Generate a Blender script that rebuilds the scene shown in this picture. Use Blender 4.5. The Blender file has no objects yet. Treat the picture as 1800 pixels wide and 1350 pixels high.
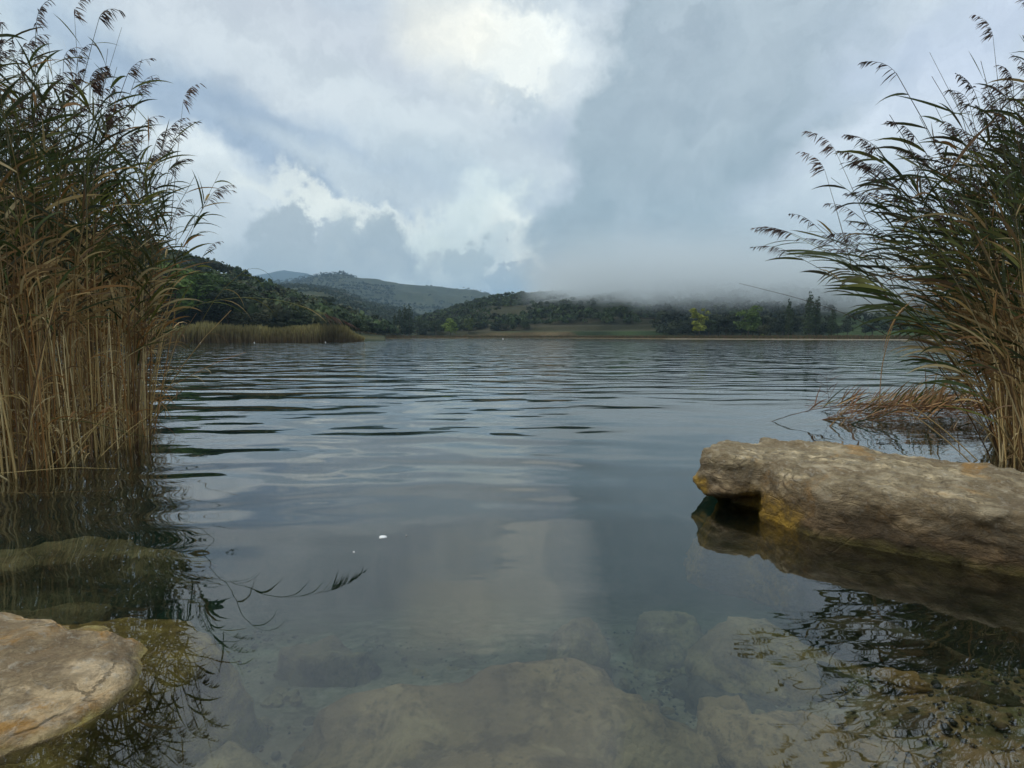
import bpy, math, random
import numpy as np
from mathutils import Vector

random.seed(7)
RNG = np.random.default_rng(11)
scene = bpy.context.scene
COL = scene.collection

# ------------------------------------------------------------------ camera
FPX = 982.0                      # focal length for an 1800 px wide frame
PITCH = math.radians(4.95)
CAM_H = 1.2
cam_d = bpy.data.cameras.new('camera')
cam_d.sensor_width = 36.0
cam_d.lens = 36.0 * FPX / 1800.0
cam_d.clip_start = 0.05
cam_d.clip_end = 30000
cam = bpy.data.objects.new('camera', cam_d)
COL.objects.link(cam)
cam.location = (0, 0, CAM_H)
cam.rotation_euler = (math.radians(90) - PITCH, 0, 0)
scene.camera = cam


def direction(px, py):
    """world direction (azimuth, elevation) seen at a pixel of the photograph"""
    a = (px - 900) / FPX
    b = -(py - 675) / FPX
    dy = math.cos(PITCH) + b * math.sin(PITCH)
    dz = -math.sin(PITCH) + b * math.cos(PITCH)
    return math.atan2(a, dy), math.atan2(dz, math.hypot(a, dy))


# ------------------------------------------------------------------ node maths
class E:
    """tiny expression wrapper round shader node sockets"""
    nt = None

    def __init__(self, s):
        self.s = s

    @staticmethod
    def m(op, *a, clamp=False):
        n = E.nt.nodes.new('ShaderNodeMath')
        n.operation = op
        n.use_clamp = clamp
        for i, v in enumerate(a):
            if isinstance(v, E):
                E.nt.links.new(v.s, n.inputs[i])
            else:
                n.inputs[i].default_value = v
        return E(n.outputs[0])

    def __add__(s, o): return E.m('ADD', s, o)
    __radd__ = __add__
    def __sub__(s, o): return E.m('SUBTRACT', s, o)
    def __rsub__(s, o): return E.m('SUBTRACT', o, s)
    def __mul__(s, o): return E.m('MULTIPLY', s, o)
    __rmul__ = __mul__
    def __truediv__(s, o): return E.m('DIVIDE', s, o)
    def __pow__(s, o): return E.m('POWER', s, o)


def smooth(x, a, b, lo=0.0, hi=1.0):
    n = E.nt.nodes.new('ShaderNodeMapRange')
    n.interpolation_type = 'SMOOTHSTEP'
    E.nt.links.new(x.s, n.inputs['Value'])
    for nm, v in (('From Min', a), ('From Max', b), ('To Min', lo), ('To Max', hi)):
        if isinstance(v, E):
            E.nt.links.new(v.s, n.inputs[nm])
        else:
            n.inputs[nm].default_value = v
    return E(n.outputs[0])


def vec(x, y, z):
    n = E.nt.nodes.new('ShaderNodeCombineXYZ')
    for i, v in enumerate((x, y, z)):
        if isinstance(v, E):
            E.nt.links.new(v.s, n.inputs[i])
        else:
            n.inputs[i].default_value = v
    return E(n.outputs[0])


def sep(v):
    n = E.nt.nodes.new('ShaderNodeSeparateXYZ')
    E.nt.links.new(v.s, n.inputs[0])
    return [E(o) for o in n.outputs]


def noise(v, scale=1.0, detail=3.0, rough=0.5, distort=0.0, typ='FBM'):
    n = E.nt.nodes.new('ShaderNodeTexNoise')
    n.noise_type = typ
    n.inputs['Scale'].default_value = scale
    n.inputs['Detail'].default_value = detail
    n.inputs['Roughness'].default_value = rough
    n.inputs['Distortion'].default_value = distort
    E.nt.links.new(v.s, n.inputs['Vector'])
    return E(n.outputs[0])


def voronoi(v, scale=1.0, feature='F1', rnd=1.0):
    n = E.nt.nodes.new('ShaderNodeTexVoronoi')
    n.feature = feature
    n.inputs['Scale'].default_value = scale
    n.inputs['Randomness'].default_value = rnd
    E.nt.links.new(v.s, n.inputs['Vector'])
    return E(n.outputs[0])


def mixc(f, a, b, mode='MIX'):
    n = E.nt.nodes.new('ShaderNodeMix')
    n.data_type = 'RGBA'
    n.blend_type = mode
    for i, v in ((0, f), (6, a), (7, b)):
        if isinstance(v, E):
            E.nt.links.new(v.s, n.inputs[i])
        elif i == 0:
            n.inputs[i].default_value = v
        else:
            n.inputs[i].default_value = tuple(v) + (1,) if len(v) == 3 else v
    return E(n.outputs[2])


def new_mat(name):
    m = bpy.data.materials.new(name)
    m.use_nodes = True
    m.node_tree.nodes.clear()
    E.nt = m.node_tree
    return m


def node(t, **kw):
    n = E.nt.nodes.new(t)
    for k, v in kw.items():
        setp(n, k, v)
    return n


def setp(n, k, v):
    i = n.inputs[k.replace('_', ' ')] if k.replace('_', ' ') in n.inputs else None
    if isinstance(v, E):
        E.nt.links.new(v.s, i)
    elif i is not None:
        i.default_value = tuple(v) + (1,) if isinstance(v, (tuple, list)) and len(v) == 3 and i.type == 'RGBA' else v
    else:
        setattr(n, k, v)


def output(surface=None, volume=None):
    o = E.nt.nodes.new('ShaderNodeOutputMaterial')
    if surface is not None:
        E.nt.links.new(surface, o.inputs['Surface'])
    if volume is not None:
        E.nt.links.new(volume, o.inputs['Volume'])


def position():
    n = E.nt.nodes.new('ShaderNodeNewGeometry')
    return E(n.outputs['Position'])


def srgb(r, g, b):
    f = lambda c: (c / 255) / 12.92 if c <= 10 else (((c / 255) + 0.055) / 1.055) ** 2.4
    return (f(r), f(g), f(b))


# ------------------------------------------------------------------ world: overcast evening sky
SUN_EL, SUN_AZ = math.radians(60), math.radians(-95)
SKY_STRENGTH = 0.1
world = bpy.data.worlds.new('World')
scene.world = world
world.use_nodes = True
E.nt = world.node_tree
E.nt.nodes.clear()
tc = E.nt.nodes.new('ShaderNodeTexCoord')
D = E(tc.outputs['Generated'])
dx, dy, dz = sep(D)
AZ = E.m('ARCTAN2', dx, dy)
EL = E.m('ARCSINE', E.m('MINIMUM', E.m('MAXIMUM', dz, -1.0), 1.0))
def noise3(v, scale, detail, rough):
    n = E.nt.nodes.new('ShaderNodeTexNoise')
    n.inputs['Scale'].default_value = scale
    n.inputs['Detail'].default_value = detail
    n.inputs['Roughness'].default_value = rough
    E.nt.links.new(v.s, n.inputs['Vector'])
    return sep(E(n.outputs['Color']))


a_, b_, c_ = noise3(D, 3.2, 6, 0.58)
d_, e_, f_ = noise3(D, 13.0, 6, 0.62)
w3 = noise(D, 24.0, 6, 0.62) - 0.5
w2 = c_ - 0.5
AW = AZ + (a_ - 0.5) * 0.26 + (d_ - 0.5) * 0.075
EW = EL + (b_ - 0.5) * 0.16 + (e_ - 0.5) * 0.065
AC = AZ + (a_ - 0.5) * 0.03 + (d_ - 0.5) * 0.15 + w3 * 0.11
EC = EL + (b_ - 0.5) * 0.02 + (e_ - 0.5) * 0.13 + w3 * 0.11


def blob(px, py, rx, ry, rot=0.0, soft=0.6, crisp=False):
    """cloud patch centred on the direction of a photo pixel; radii in photo pixels"""
    a0, e0 = direction(px, py)
    k = math.cos(a0) ** 2
    rx2, ry2 = rx / FPX * k, ry / FPX * math.cos(a0)
    c, s = math.cos(math.radians(rot)), math.sin(math.radians(rot))
    X = (AC if crisp else AW) - a0
    Y = (EC if crisp else EW) - e0
    U = (X * c + Y * s) / rx2
    V = (Y * c - X * s) / ry2
    return smooth(E.m('SQRT', U * U + V * V), 1 + soft, 1 - soft)


def sc(r, g, b):
    return tuple(v / SKY_STRENGTH * 0.96 * k for v, k in zip(srgb(r, g, b), (1.01, 1.02, 0.955)))


nis = E.nt.nodes.new('ShaderNodeTexSky')
nis.sky_type = 'NISHITA'
nis.sun_disc = False
nis.sun_elevation = SUN_EL
nis.sun_rotation = SUN_AZ
base = noise(vec(AW * 1.2, EW * 3.2, 3.0), 2.4, 5, 0.55)
c = mixc(smooth(base, 0.36, 0.64), sc(176, 187, 203), sc(206, 213, 222))
c = mixc(0.06, c, E(nis.outputs[0]))
LAYERS = [
    # px, py, rx, ry, rot, soft, crisp, colour, amount
    (100, 130, 260, 150, -20, .8, 0, (196, 208, 219), .8),
    (520, 60, 330, 80, -10, .8, 0, (186, 192, 206), .8),
    (300, 170, 190, 30, -25, .8, 0, (166, 180, 202), .8),
    (560, 165, 300, 34, -20, .8, 0, (202, 209, 219), .7),
    (540, 285, 350, 46, -21, .7, 0, (146, 163, 189), 1),
    (800, 300, 150, 50, -10, .9, 0, (176, 190, 205), .9),
    (760, 225, 220, 34, -20, .9, 0, (200, 208, 218), .8),
    (890, 95, 118, 80, -12, .9, 0, (216, 222, 228), .9),
    (900, 90, 82, 56, -18, .5, 1, (238, 240, 240), .95),
    (800, 40, 90, 50, 0, .9, 0, (236, 232, 224), .6),
    (930, 190, 44, 18, -15, .7, 1, (164, 177, 192), .65),
    (1130, 130, 36, 80, 12, .8, 0, (206, 214, 224), .6),
    (360, 290, 60, 34, -20, .7, 0, (232, 237, 242), 1),
    (420, 340, 120, 40, -20, .8, 0, (214, 221, 229), .9),
    (360, 430, 120, 60, 0, .9, 0, (208, 215, 222), .9),
    (630, 372, 170, 30, -8, .5, 1, (230, 234, 233), 1),
    (640, 320, 200, 20, -18, .8, 0, (198, 207, 216), .7),
    (850, 400, 90, 60, 10, .7, 1, (216, 226, 229), 1),
    (770, 465, 80, 60, 0, .5, 1, (222, 231, 230), 1),
    (905, 440, 62, 70, 0, .5, 1, (240, 243, 240), 1),
    (880, 425, 60, 22, 20, .6, 1, (196, 208, 214), .8),
    (560, 455, 118, 52, 0, .35, 1, (168, 179, 188), 1),
    (505, 400, 48, 34, 0, .35, 1, (168, 178, 188), 1),
    (560, 440, 100, 40, 0, .5, 1, (176, 184, 192), .5),
    (668, 425, 74, 46, 0, .35, 1, (167, 178, 188), 1),
    (610, 488, 190, 44, 0, .4, 1, (178, 187, 194), 1),
    (812, 480, 38, 36, 20, .3, 1, (174, 186, 193), .9),
    (820, 448, 26, 18, 0, .3, 1, (182, 193, 198), .8),
    (905, 492, 58, 30, 0, .25, 1, (164, 178, 188), 1),
    (890, 468, 26, 20, 0, .3, 1, (172, 184, 193), .9),
    (740, 500, 60, 18, 0, .5, 1, (206, 215, 218), .7),
]
for px, py, rx, ry, rot, soft, cr, colr, amt in LAYERS:
    c = mixc(blob(px, py, rx, ry, rot, soft, bool(cr)) * amt, c, sc(*colr))
# the broad dark rain cloud standing on the hill, with its ragged steep left edge
xs = [(-60, 1090), (40, 1060), (120, 1050), (200, 1000), (260, 975), (330, 1000), (390, 940), (440, 930), (500, 955), (560, 960)]
ramp = E.nt.nodes.new('ShaderNodeFloatCurve')
E.nt.links.new(smooth(EL, -0.02, 0.62).s, ramp.inputs['Value'])
ramp.inputs['Factor'].default_value = 1.0
cvv = ramp.mapping.curves[0]
pts = []
for py, px in sorted(xs, key=lambda q: -q[0]):
    a, e = direction(px, py)
    t = min(1, max(0, (e + 0.02) / 0.64))
    pts.append((t * t * (3 - 2 * t), a * 2 + 0.3))
while len(cvv.points) < len(pts):
    cvv.points.new(0.5, 0.5)
for p_, q_ in zip(cvv.points, sorted(pts)):
    p_.location = q_
ramp.mapping.update()
edge = (E(ramp.outputs[0]) - 0.3) / 2.0
dl = AZ + (a_ - 0.5) * 0.07 + (d_ - 0.5) * 0.15 + w3 * 0.05 - edge
dark_l = smooth(dl, -0.018, 0.050)
aR, _ = direction(1560, 300)
dark_r = smooth(AW + EW * 0.30, aR + 0.20, aR - 0.06)
darkm = dark_l * dark_r
shade = noise(vec(AW * 4.0, EW * 2.0, 1.0), 2.2, 5, 0.55)
dark_col = mixc(smooth(EL, 0.02, 0.45), sc(138, 157, 168), sc(156, 169, 184))
dark_col = mixc(smooth(shade, 0.38, 0.66) * 0.4, dark_col, sc(180, 191, 204))
dark_col = mixc(smooth(dl, 0.12, 0.0) * 0.35, dark_col, sc(140, 157, 172))
c = mixc(darkm, c, dark_col)
for px, py, rx, ry, rot, soft, cr, colr, amt in [
    (1600, 170, 260, 40, 35, .7, 0, (206, 214, 230), 1),
    (1540, 120, 160, 20, 35, .8, 0, (172, 184, 202), .7),
    (1700, 60, 200, 70, 10, .9, 0, (186, 196, 220), .7),
    (1500, 300, 130, 30, 30, .8, 0, (200, 210, 222), .7),
    (1640, 300, 240, 70, 28, .8, 0, (206, 214, 228), .9),
    (1620, 430, 240, 80, 10, .9, 0, (190, 202, 214), .7),
]:
    c = mixc(blob(px, py, rx, ry, rot, soft, bool(cr)) * amt, c, sc(*colr))
tex = noise(vec(AC * 5.0 + EC, EC * 8.0 - AC, 2.0), 2.2, 8, 0.64)
c = mixc(1.0, c, vec(*[smooth(tex, 0.30, 0.70, lo, hi) for lo, hi in ((0.89, 1.08), (0.90, 1.075), (0.915, 1.065))]), 'MULTIPLY')
bg = node('ShaderNodeBackground', Color=c, Strength=SKY_STRENGTH)
wo = E.nt.nodes.new('ShaderNodeOutputWorld')
E.nt.links.new(bg.outputs[0], wo.inputs['Surface'])
world.cycles.sampling_method = 'MANUAL'
world.cycles.sample_map_resolution = 512

sun_d = bpy.data.lights.new('sun', 'SUN')
sun_d.energy = 1.5
sun_d.angle = math.radians(40)
sun_d.color = (1.0, 0.96, 0.90)
sun = bpy.data.objects.new('sun', sun_d)
COL.objects.link(sun)
sdir = Vector((math.sin(SUN_AZ) * math.cos(SUN_EL), math.cos(SUN_AZ) * math.cos(SUN_EL), math.sin(SUN_EL)))
sun.rotation_euler = sdir.to_track_quat('Z', 'Y').to_euler()

scene.view_settings.view_transform = 'Standard'
scene.view_settings.look = 'None'
scene.view_settings.gamma = 1.0
scene.view_settings.exposure = 0.48
scene.view_settings.use_curve_mapping = False
cy = scene.cycles
cy.use_denoising = True
try:
    cy.denoiser = 'OPENIMAGEDENOISE'
    cy.denoising_input_passes = 'RGB_ALBEDO_NORMAL'
except Exception:
    pass
cy.max_bounces = 8
cy.diffuse_bounces = 2
cy.glossy_bounces = 3
cy.transmission_bounces = 3
cy.volume_bounces = 2
cy.transparent_max_bounces = 12
cy.caustics_reflective = False
cy.caustics_refractive = False
cy.sample_clamp_indirect = 4.0
cy.volume_max_steps = 256


# ------------------------------------------------------------------ mesh helpers
def mesh_np(name, verts, quads=None, tris=None, col=None, smooth_shade=True):
    me = bpy.data.meshes.new(name)
    verts = np.asarray(verts, np.float32).reshape(-1, 3)
    q = np.asarray(quads, np.int32).reshape(-1, 4) if quads is not None else np.zeros((0, 4), np.int32)
    t = np.asarray(tris, np.int32).reshape(-1, 3) if tris is not None else np.zeros((0, 3), np.int32)
    me.vertices.add(len(verts))
    me.vertices.foreach_set('co', verts.ravel())
    me.loops.add(q.size + t.size)
    me.loops.foreach_set('vertex_index', np.concatenate([q.ravel(), t.ravel()]).astype(np.int32))
    npoly = len(q) + len(t)
    me.polygons.add(npoly)
    ls = np.concatenate([np.arange(len(q)) * 4, q.size + np.arange(len(t)) * 3]).astype(np.int32)
    me.polygons.foreach_set('loop_start', ls)
    me.polygons.foreach_set('use_smooth', np.full(npoly, bool(smooth_shade)))
    me.update(calc_edges=True)
    me.validate()
    if col is not None:
        c4 = np.ones((len(verts), 4), np.float32)
        c4[:, :3] = np.asarray(col, np.float32).reshape(-1, 3)
        at = me.color_attributes.new('col', 'FLOAT_COLOR', 'POINT')
        at.data.foreach_set('color', c4.ravel())
    return me


class Geo:
    def __init__(s):
        s.v, s.q, s.t, s.c, s.n = [], [], [], [], 0

    def add(s, v, q=None, t=None, c=(1, 1, 1)):
        v = np.asarray(v, float).reshape(-1, 3)
        if q is not None:
            s.q.append(np.asarray(q, int).reshape(-1, 4) + s.n)
        if t is not None:
            s.t.append(np.asarray(t, int).reshape(-1, 3) + s.n)
        c = np.asarray(c, float)
        s.c.append(np.broadcast_to(c, (len(v), 3)) if c.ndim == 1 else c.reshape(-1, 3))
        s.v.append(v)
        s.n += len(v)

    def mesh(s, name):
        return mesh_np(name, np.concatenate(s.v), np.concatenate(s.q) if s.q else None,
                       np.concatenate(s.t) if s.t else None, np.concatenate(s.c))


def link(name, data, mat=None, parent=None, loc=(0, 0, 0)):
    o = bpy.data.objects.new(name, data)
    COL.objects.link(o)
    o.location = loc
    if mat is not None and data is not None:
        data.materials.clear()
        data.materials.append(mat)
    if parent is not None:
        o.parent = parent
    return o


def tag(o, label=None, cat=None, group=None, kind=None):
    if label: o['label'] = label
    if cat: o['category'] = cat
    if group: o['group'] = group
    if kind: o['kind'] = kind
    return o


# numpy value noise ---------------------------------------------------------
def _hash(i, j, k, seed):
    h = (i * 374761393 + j * 668265263 + k * 2147483647 + seed * 974634777) & 0xFFFFFFFF
    h = ((h ^ (h >> 13)) * 1274126177) & 0xFFFFFFFF
    h = (h ^ (h >> 16)) & 0xFFFFFFFF
    return h / 4294967295.0


def vnoise(p, seed=0):
    p = np.asarray(p, float)
    i = np.floor(p).astype(np.int64)
    f = p - i
    u = f * f * f * (f * (f * 6 - 15) + 10)
    r = 0
    for a in (0, 1):
        for b in (0, 1):
            for c_ in (0, 1):
                w = (u[..., 0] if a else 1 - u[..., 0]) * (u[..., 1] if b else 1 - u[..., 1]) * (u[..., 2] if c_ else 1 - u[..., 2])
                r = r + w * _hash(i[..., 0] + a, i[..., 1] + b, i[..., 2] + c_, seed)
    return r * 2 - 1


def fbm(p, octv=4, seed=0, gain=0.5):
    r, a, f = 0, 1.0, 1.0
    for o in range(octv):
        r = r + a * vnoise(np.asarray(p) * f, seed + o)
        a *= gain
        f *= 2.03
    return r


def smoothstep(x, a, b):
    t = np.clip((x - a) / (b - a), 0, 1)
    return t * t * (3 - 2 * t)


# ------------------------------------------------------------------ terrain heights
def prof(pts):
    """ridge silhouette given as photo pixels -> (azimuth array, tan elevation array)"""
    d = [direction(*p) for p in pts]
    return np.array([a for a, e in d]), np.array([math.tan(e) for a, e in d])


RIDGES = {
    # name: profile, crest distance, foot distance, power
    'near': (prof([(-900, 300), (-300, 330), (0, 372), (150, 412), (290, 452), (360, 473), (430, 495), (480, 518), (530, 543),
                   (590, 565), (640, 582), (690, 592), (720, 605)]), 300, 128, 1.0),
    'centre': (prof([(640, 600), (690, 584), (740, 563), (790, 548), (840, 531), (870, 525), (930, 519), (1000, 514), (1100, 506),
                     (1200, 500), (1400, 498), (1800, 505), (2600, 480)]), 520, 262, 0.8),
    'spur': (prof([(330, 505), (440, 502), (540, 500), (600, 500), (640, 512), (680, 530), (720, 548), (760, 570), (800, 600)]), 1100, 420, 0.8),
    'mid': (prof([(300, 515), (420, 499), (520, 491), (560, 485), (600, 481), (640, 486), (700, 495), (760, 501), (800, 506), (860, 514),
                  (900, 527), (960, 552), (1010, 595)]), 2100, 1150, 1.0),
    'far': (prof([(250, 505), (380, 499), (430, 485), (500, 474), (540, 481), (600, 510), (700, 560), (760, 600)]), 5200, 3300, 1.0),
}


def shore(az):
    pa = np.array([direction(px, 600)[0] for px in (-2500, 0, 560, 640, 760, 1000, 1180, 1500, 2500)])
    return np.interp(az, pa, [120, 120, 134, 200, 262, 262, 205, 190, 190])


def near_bed(x, y):
    """lake floor near the camera"""
    d = 0.36 + 0.19 * np.maximum(y - 1.4, 0) + 0.11 * np.maximum(y - 2.3, 0) + 0.10 * np.maximum(y - 4, 0)
    d = np.where(y < 1.4, 0.36 - 0.50 * (1.4 - y), d)
    d = np.minimum(d, 3.0)
    # shallow gravel apron by the right-hand boulder, shelf under both reed beds
    s = smoothstep(x, 0.7, 1.9) * smoothstep(-y, -3.4, -1.9)
    d = d * (1 - 0.52 * s)
    lr = smoothstep(-x, 3.6, 5.4) * smoothstep(-y, -13, -8)
    rr = smoothstep(x, 3.2, 5.2) * smoothstep(-y, -11, -7)
    k = np.maximum(lr, rr)
    d = d * (1 - k) + 0.25 * k
    return -d


def ground_z(x, y, detail=True):
    x = np.asarray(x, float)
    y = np.asarray(y, float)
    az = np.arctan2(x, y)
    r = np.hypot(x, y)
    sh = shore(az)
    land = np.where(r > sh, 0.15 + 0.35 * smoothstep(r, sh, sh + 4) + (r - sh) * 0.012, -3.0 * smoothstep(sh - r, 0, 14) + 0.15 * (1 - smoothstep(sh - r, 0, 2)))
    z = np.minimum(land, 6)
    for nm, ((pa, te), rc, rf, pw) in RIDGES.items():
        t = np.interp(az, pa, te, left=te[0], right=te[-1])
        zc = CAM_H + rc * t
        s = np.clip((r - rf) / (rc - rf), 0, 1) ** pw
        h = np.where(r <= rc, zc * (0.35 * s + 0.65 * s * s * (3 - 2 * s)) if False else zc * s, zc - (r - rc) * 0.25)
        if nm == 'spur':
            h = h * (0.9 + 0.1 * np.sin(az * 30))
        if detail:
            amp = {'near': 1.6, 'centre': 2.0, 'spur': 5, 'mid': 12, 'far': 20}[nm]
            wl = {'near': 22, 'centre': 30, 'spur': 60, 'mid': 160, 'far': 400}[nm]
            n = fbm(np.stack([x / wl, y / wl, np.zeros_like(x)], -1), 4, 5)
            h = h + amp * n * np.clip(s * 1.5, 0, 1) * np.clip(1.6 - s, 0, 1)
            if nm == 'centre':
                st = 3.2
                hs = np.floor(h / st) * st + st * smoothstep(h / st - np.floor(h / st), 0.55, 1.0)
                h = np.where(s < 0.45, hs * 0.8 + h * 0.2, h)
            if nm in ('spur', 'mid'):
                st = {'spur': 7.0, 'mid': 12.0}[nm]
                hs = np.floor(h / st) * st + st * smoothstep(h / st - np.floor(h / st), 0.5, 1.0)
                h = hs * 0.45 + h * 0.55
        h = np.where(t < 0.0, -50, h)
        z = np.maximum(z, np.where(r > rf, h, -50))
    # behind and beside the camera: low grassy bank
    bank = np.where(y < 0.3, np.clip(0.16 + (0.3 - y) * 0.2, 0, 2.5), -9)
    near = smoothstep(-r, -60, -30)
    z = np.where((y < 0) & (r < 60), np.maximum(bank, near_bed(x, y)), z)
    z = np.where((y < 0) & (r >= 60), 2.5 + (r - 60) * 0.02, z)
    return z


# ------------------------------------------------------------------ materials
def mat_ground():
    m = new_mat('ground_cover')
    p = position()
    n = noise(p, 0.05, 6, 0.6)
    n2 = noise(p, 0.9, 4, 0.6)
    at = E.nt.nodes.new('ShaderNodeAttribute')
    at.attribute_name = 'col'
    c = mixc(smooth(n, 0.35, 0.65) * 0.5, E(at.outputs['Color']), (0.6, 0.65, 0.55), 'MULTIPLY')
    c = mixc(smooth(n2, 0.4, 0.7) * 0.5, c, (0.55, 0.6, 0.5), 'MULTIPLY')
    b = node('ShaderNodeBump', Height=noise(p, 0.7, 5, 0.6), Strength=0.6, Distance=0.6)
    s = node('ShaderNodeBsdfPrincipled', Base_Color=c, Roughness=0.95, Normal=E(b.outputs[0]))
    s.inputs['Specular IOR Level'].default_value = 0.15
    output(s.outputs[0])
    return m


def mat_bed(name='lake_silt', tint=(1, 1, 1), gravel=True, attr=False):
    m = new_mat(name)
    p = position()
    x, y, z = sep(p)
    n = noise(p, 1.3, 5, 0.6)
    n2 = noise(p, 7, 5, 0.65)
    n3 = noise(p, 45, 4, 0.7)
    base = mixc(smooth(n, 0.35, 0.65), (0.13, 0.108, 0.07), (0.26, 0.225, 0.15))
    base = mixc(smooth(n2, 0.45, 0.66) * 0.85, base, (0.075, 0.062, 0.036))
    # brown gravel and algae patch to the right
    right = smooth(x + (n - 0.5) * 1.6 + (n2 - 0.5) * 0.5 - (y - 1.5) * 0.35, 0.85, 1.35)
    brown = mixc(smooth(n2, 0.38, 0.66), (0.26, 0.165, 0.075), (0.10, 0.085, 0.035))
    brown = mixc(smooth(noise(p, 3.0, 3, 0.6), 0.5, 0.65) * 0.7, brown, (0.07, 0.095, 0.03))
    base = mixc(right * (0.85 if gravel else 0.6), base, brown)
    v = voronoi(p, 38)
    speck = smooth(v, 0.16, 0.06) * smooth(n3, 0.52, 0.66)
    base = mixc(speck * 0.8, base, (0.42, 0.40, 0.33))
    base = mixc(smooth(noise(p, 24, 5, 0.75), 0.50, 0.66) * smooth(n, 0.40, 0.58) * 0.75, base, (0.055, 0.048, 0.032))
    base = mixc(smooth(noise(p, 3.3, 4, 0.6, 0.5), 0.56, 0.66) * 0.6, base, (0.30, 0.27, 0.20))
    base = mixc(smooth(voronoi(p, 17), 0.22, 0.08) * smooth(n2, 0.55, 0.7) * 0.8, base, (0.05, 0.045, 0.035))
    base = mixc(1.0, base, tuple(1.55 * k for k in tint), 'MULTIPLY')
    h = n3 * 0.35 + n2 * 1.0 + (0.5 - v) * 0.25
    b = node('ShaderNodeBump', Height=h, Strength=0.7, Distance=0.03)
    s = node('ShaderNodeBsdfPrincipled', Base_Color=base, Roughness=0.9, Normal=E(b.outputs[0]))
    s.inputs['Specular IOR Level'].default_value = 0.1
    output(s.outputs[0])
    return m


def mat_stone(name, ochre=0.5, pale=1.0, wet_z=0.035, algae=(0.10, 0.085, 0.018), wet_h=0.25, yellow=False, tan=(1, 1, 1), damp_k=0.88):
    m = new_mat(name)
    tcn = E.nt.nodes.new('ShaderNodeTexCoord')
    o = E(tcn.outputs['Object'])
    p = position()
    x, y, z = sep(p)
    ox, oy, oz = sep(o)
    strat = vec(ox, oy * 1.3, oz * 2.0)
    n1 = noise(strat, 3.4, 10, 0.72, 0.2)
    n2 = noise(o, 14, 7, 0.7, 0.3)
    n3 = noise(o, 60, 6, 0.8)
    crk = voronoi(vec(ox + n2 * 0.15, oy + n2 * 0.12, oz * 1.8), 5.0, 'DISTANCE_TO_EDGE')
    grey = mixc(smooth(n1, 0.36, 0.64), tuple(pale * k for k in (0.12, 0.10, 0.07)), tuple(pale * k for k in (0.36, 0.325, 0.25)))
    grey = mixc(smooth(n2, 0.45, 0.70) * 0.75, grey, tuple(pale * k for k in (0.10, 0.085, 0.065)))
    grey = mixc(smooth(noise(strat, 5.0, 5, 0.6), 0.52, 0.68) * 0.5, grey, tuple(pale * k for k in (0.50, 0.47, 0.40)))
    grey = mixc(1.0, grey, tan, 'MULTIPLY')
    och = smooth(noise(o, 2.3, 6, 0.65, 0.8), 0.60 - 0.12 * ochre, 0.70 - 0.1 * ochre)
    c = mixc(och * min(0.9, 0.30 + 0.6 * ochre), grey, (0.55, 0.29, 0.07))
    c = mixc(smooth(crk, 0.03, 0.0) * smooth(n1, 0.48, 0.62) * 0.45, c, (0.04, 0.033, 0.025))
    c = mixc(smooth(noise(o, 28, 5, 0.7), 0.52, 0.66) * 0.45, c, tuple(pale * k for k in (0.42, 0.38, 0.30)))
    # dark pits and lichen crusts
    c = mixc(smooth(n3, 0.60, 0.74) * 0.55, c, (0.05, 0.042, 0.032))
    c = mixc(smooth(voronoi(o + E.m('ADD', n2, 0) * 0 if False else o, 9), 0.10, 0.03) * smooth(n2, 0.5, 0.62) * 0.7, c, (0.55, 0.52, 0.42))
    # damp, algae covered band along the waterline, dark below it
    wz = z + (n1 - 0.5) * 0.10 + (n2 - 0.5) * 0.03
    damp = smooth(wz, wet_z + wet_h, wet_z)
    c = mixc(damp * damp_k, c, mixc(smooth(n1, 0.42, 0.6), (0.042, 0.026, 0.012), (0.17, 0.10, 0.042)))
    alg = smooth(wz, wet_z + 0.035, wet_z - 0.03)
    c = mixc(alg * 0.8, c, mixc(smooth(n2, 0.4, 0.62), algae, tuple(k * 0.6 for k in algae)))
    if yellow:
        yx = smooth(E.m('ABSOLUTE', ox - 0.40 + (n2 - 0.5) * 0.25), 0.28, 0.10) * smooth(wz, 0.22, 0.08)
        yx2 = smooth(ox + (n2 - 0.5) * 0.1, 0.02, -0.06) * smooth(wz, 0.22, 0.12)
        c = mixc(E.m('MAXIMUM', yx, yx2) * 0.85, c, mixc(smooth(n2, 0.4, 0.62), (0.48, 0.29, 0.04), (0.22, 0.14, 0.03)))
    rough = smooth(damp, 0.0, 1.0, 0.85, 0.55)
    h = n1 * 1.0 + n2 * 0.55 + n3 * 0.22 + smooth(crk, 0.0, 0.04) * smooth(n1, 0.42, 0.6) * 0.35
    b = node('ShaderNodeBump', Height=h, Strength=1.0, Distance=0.045)
    s = node('ShaderNodeBsdfPrincipled', Base_Color=c, Roughness=rough, Normal=E(b.outputs[0]))
    s.inputs['Specular IOR Level'].default_value = 0.3
    output(s.outputs[0])
    return m


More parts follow.
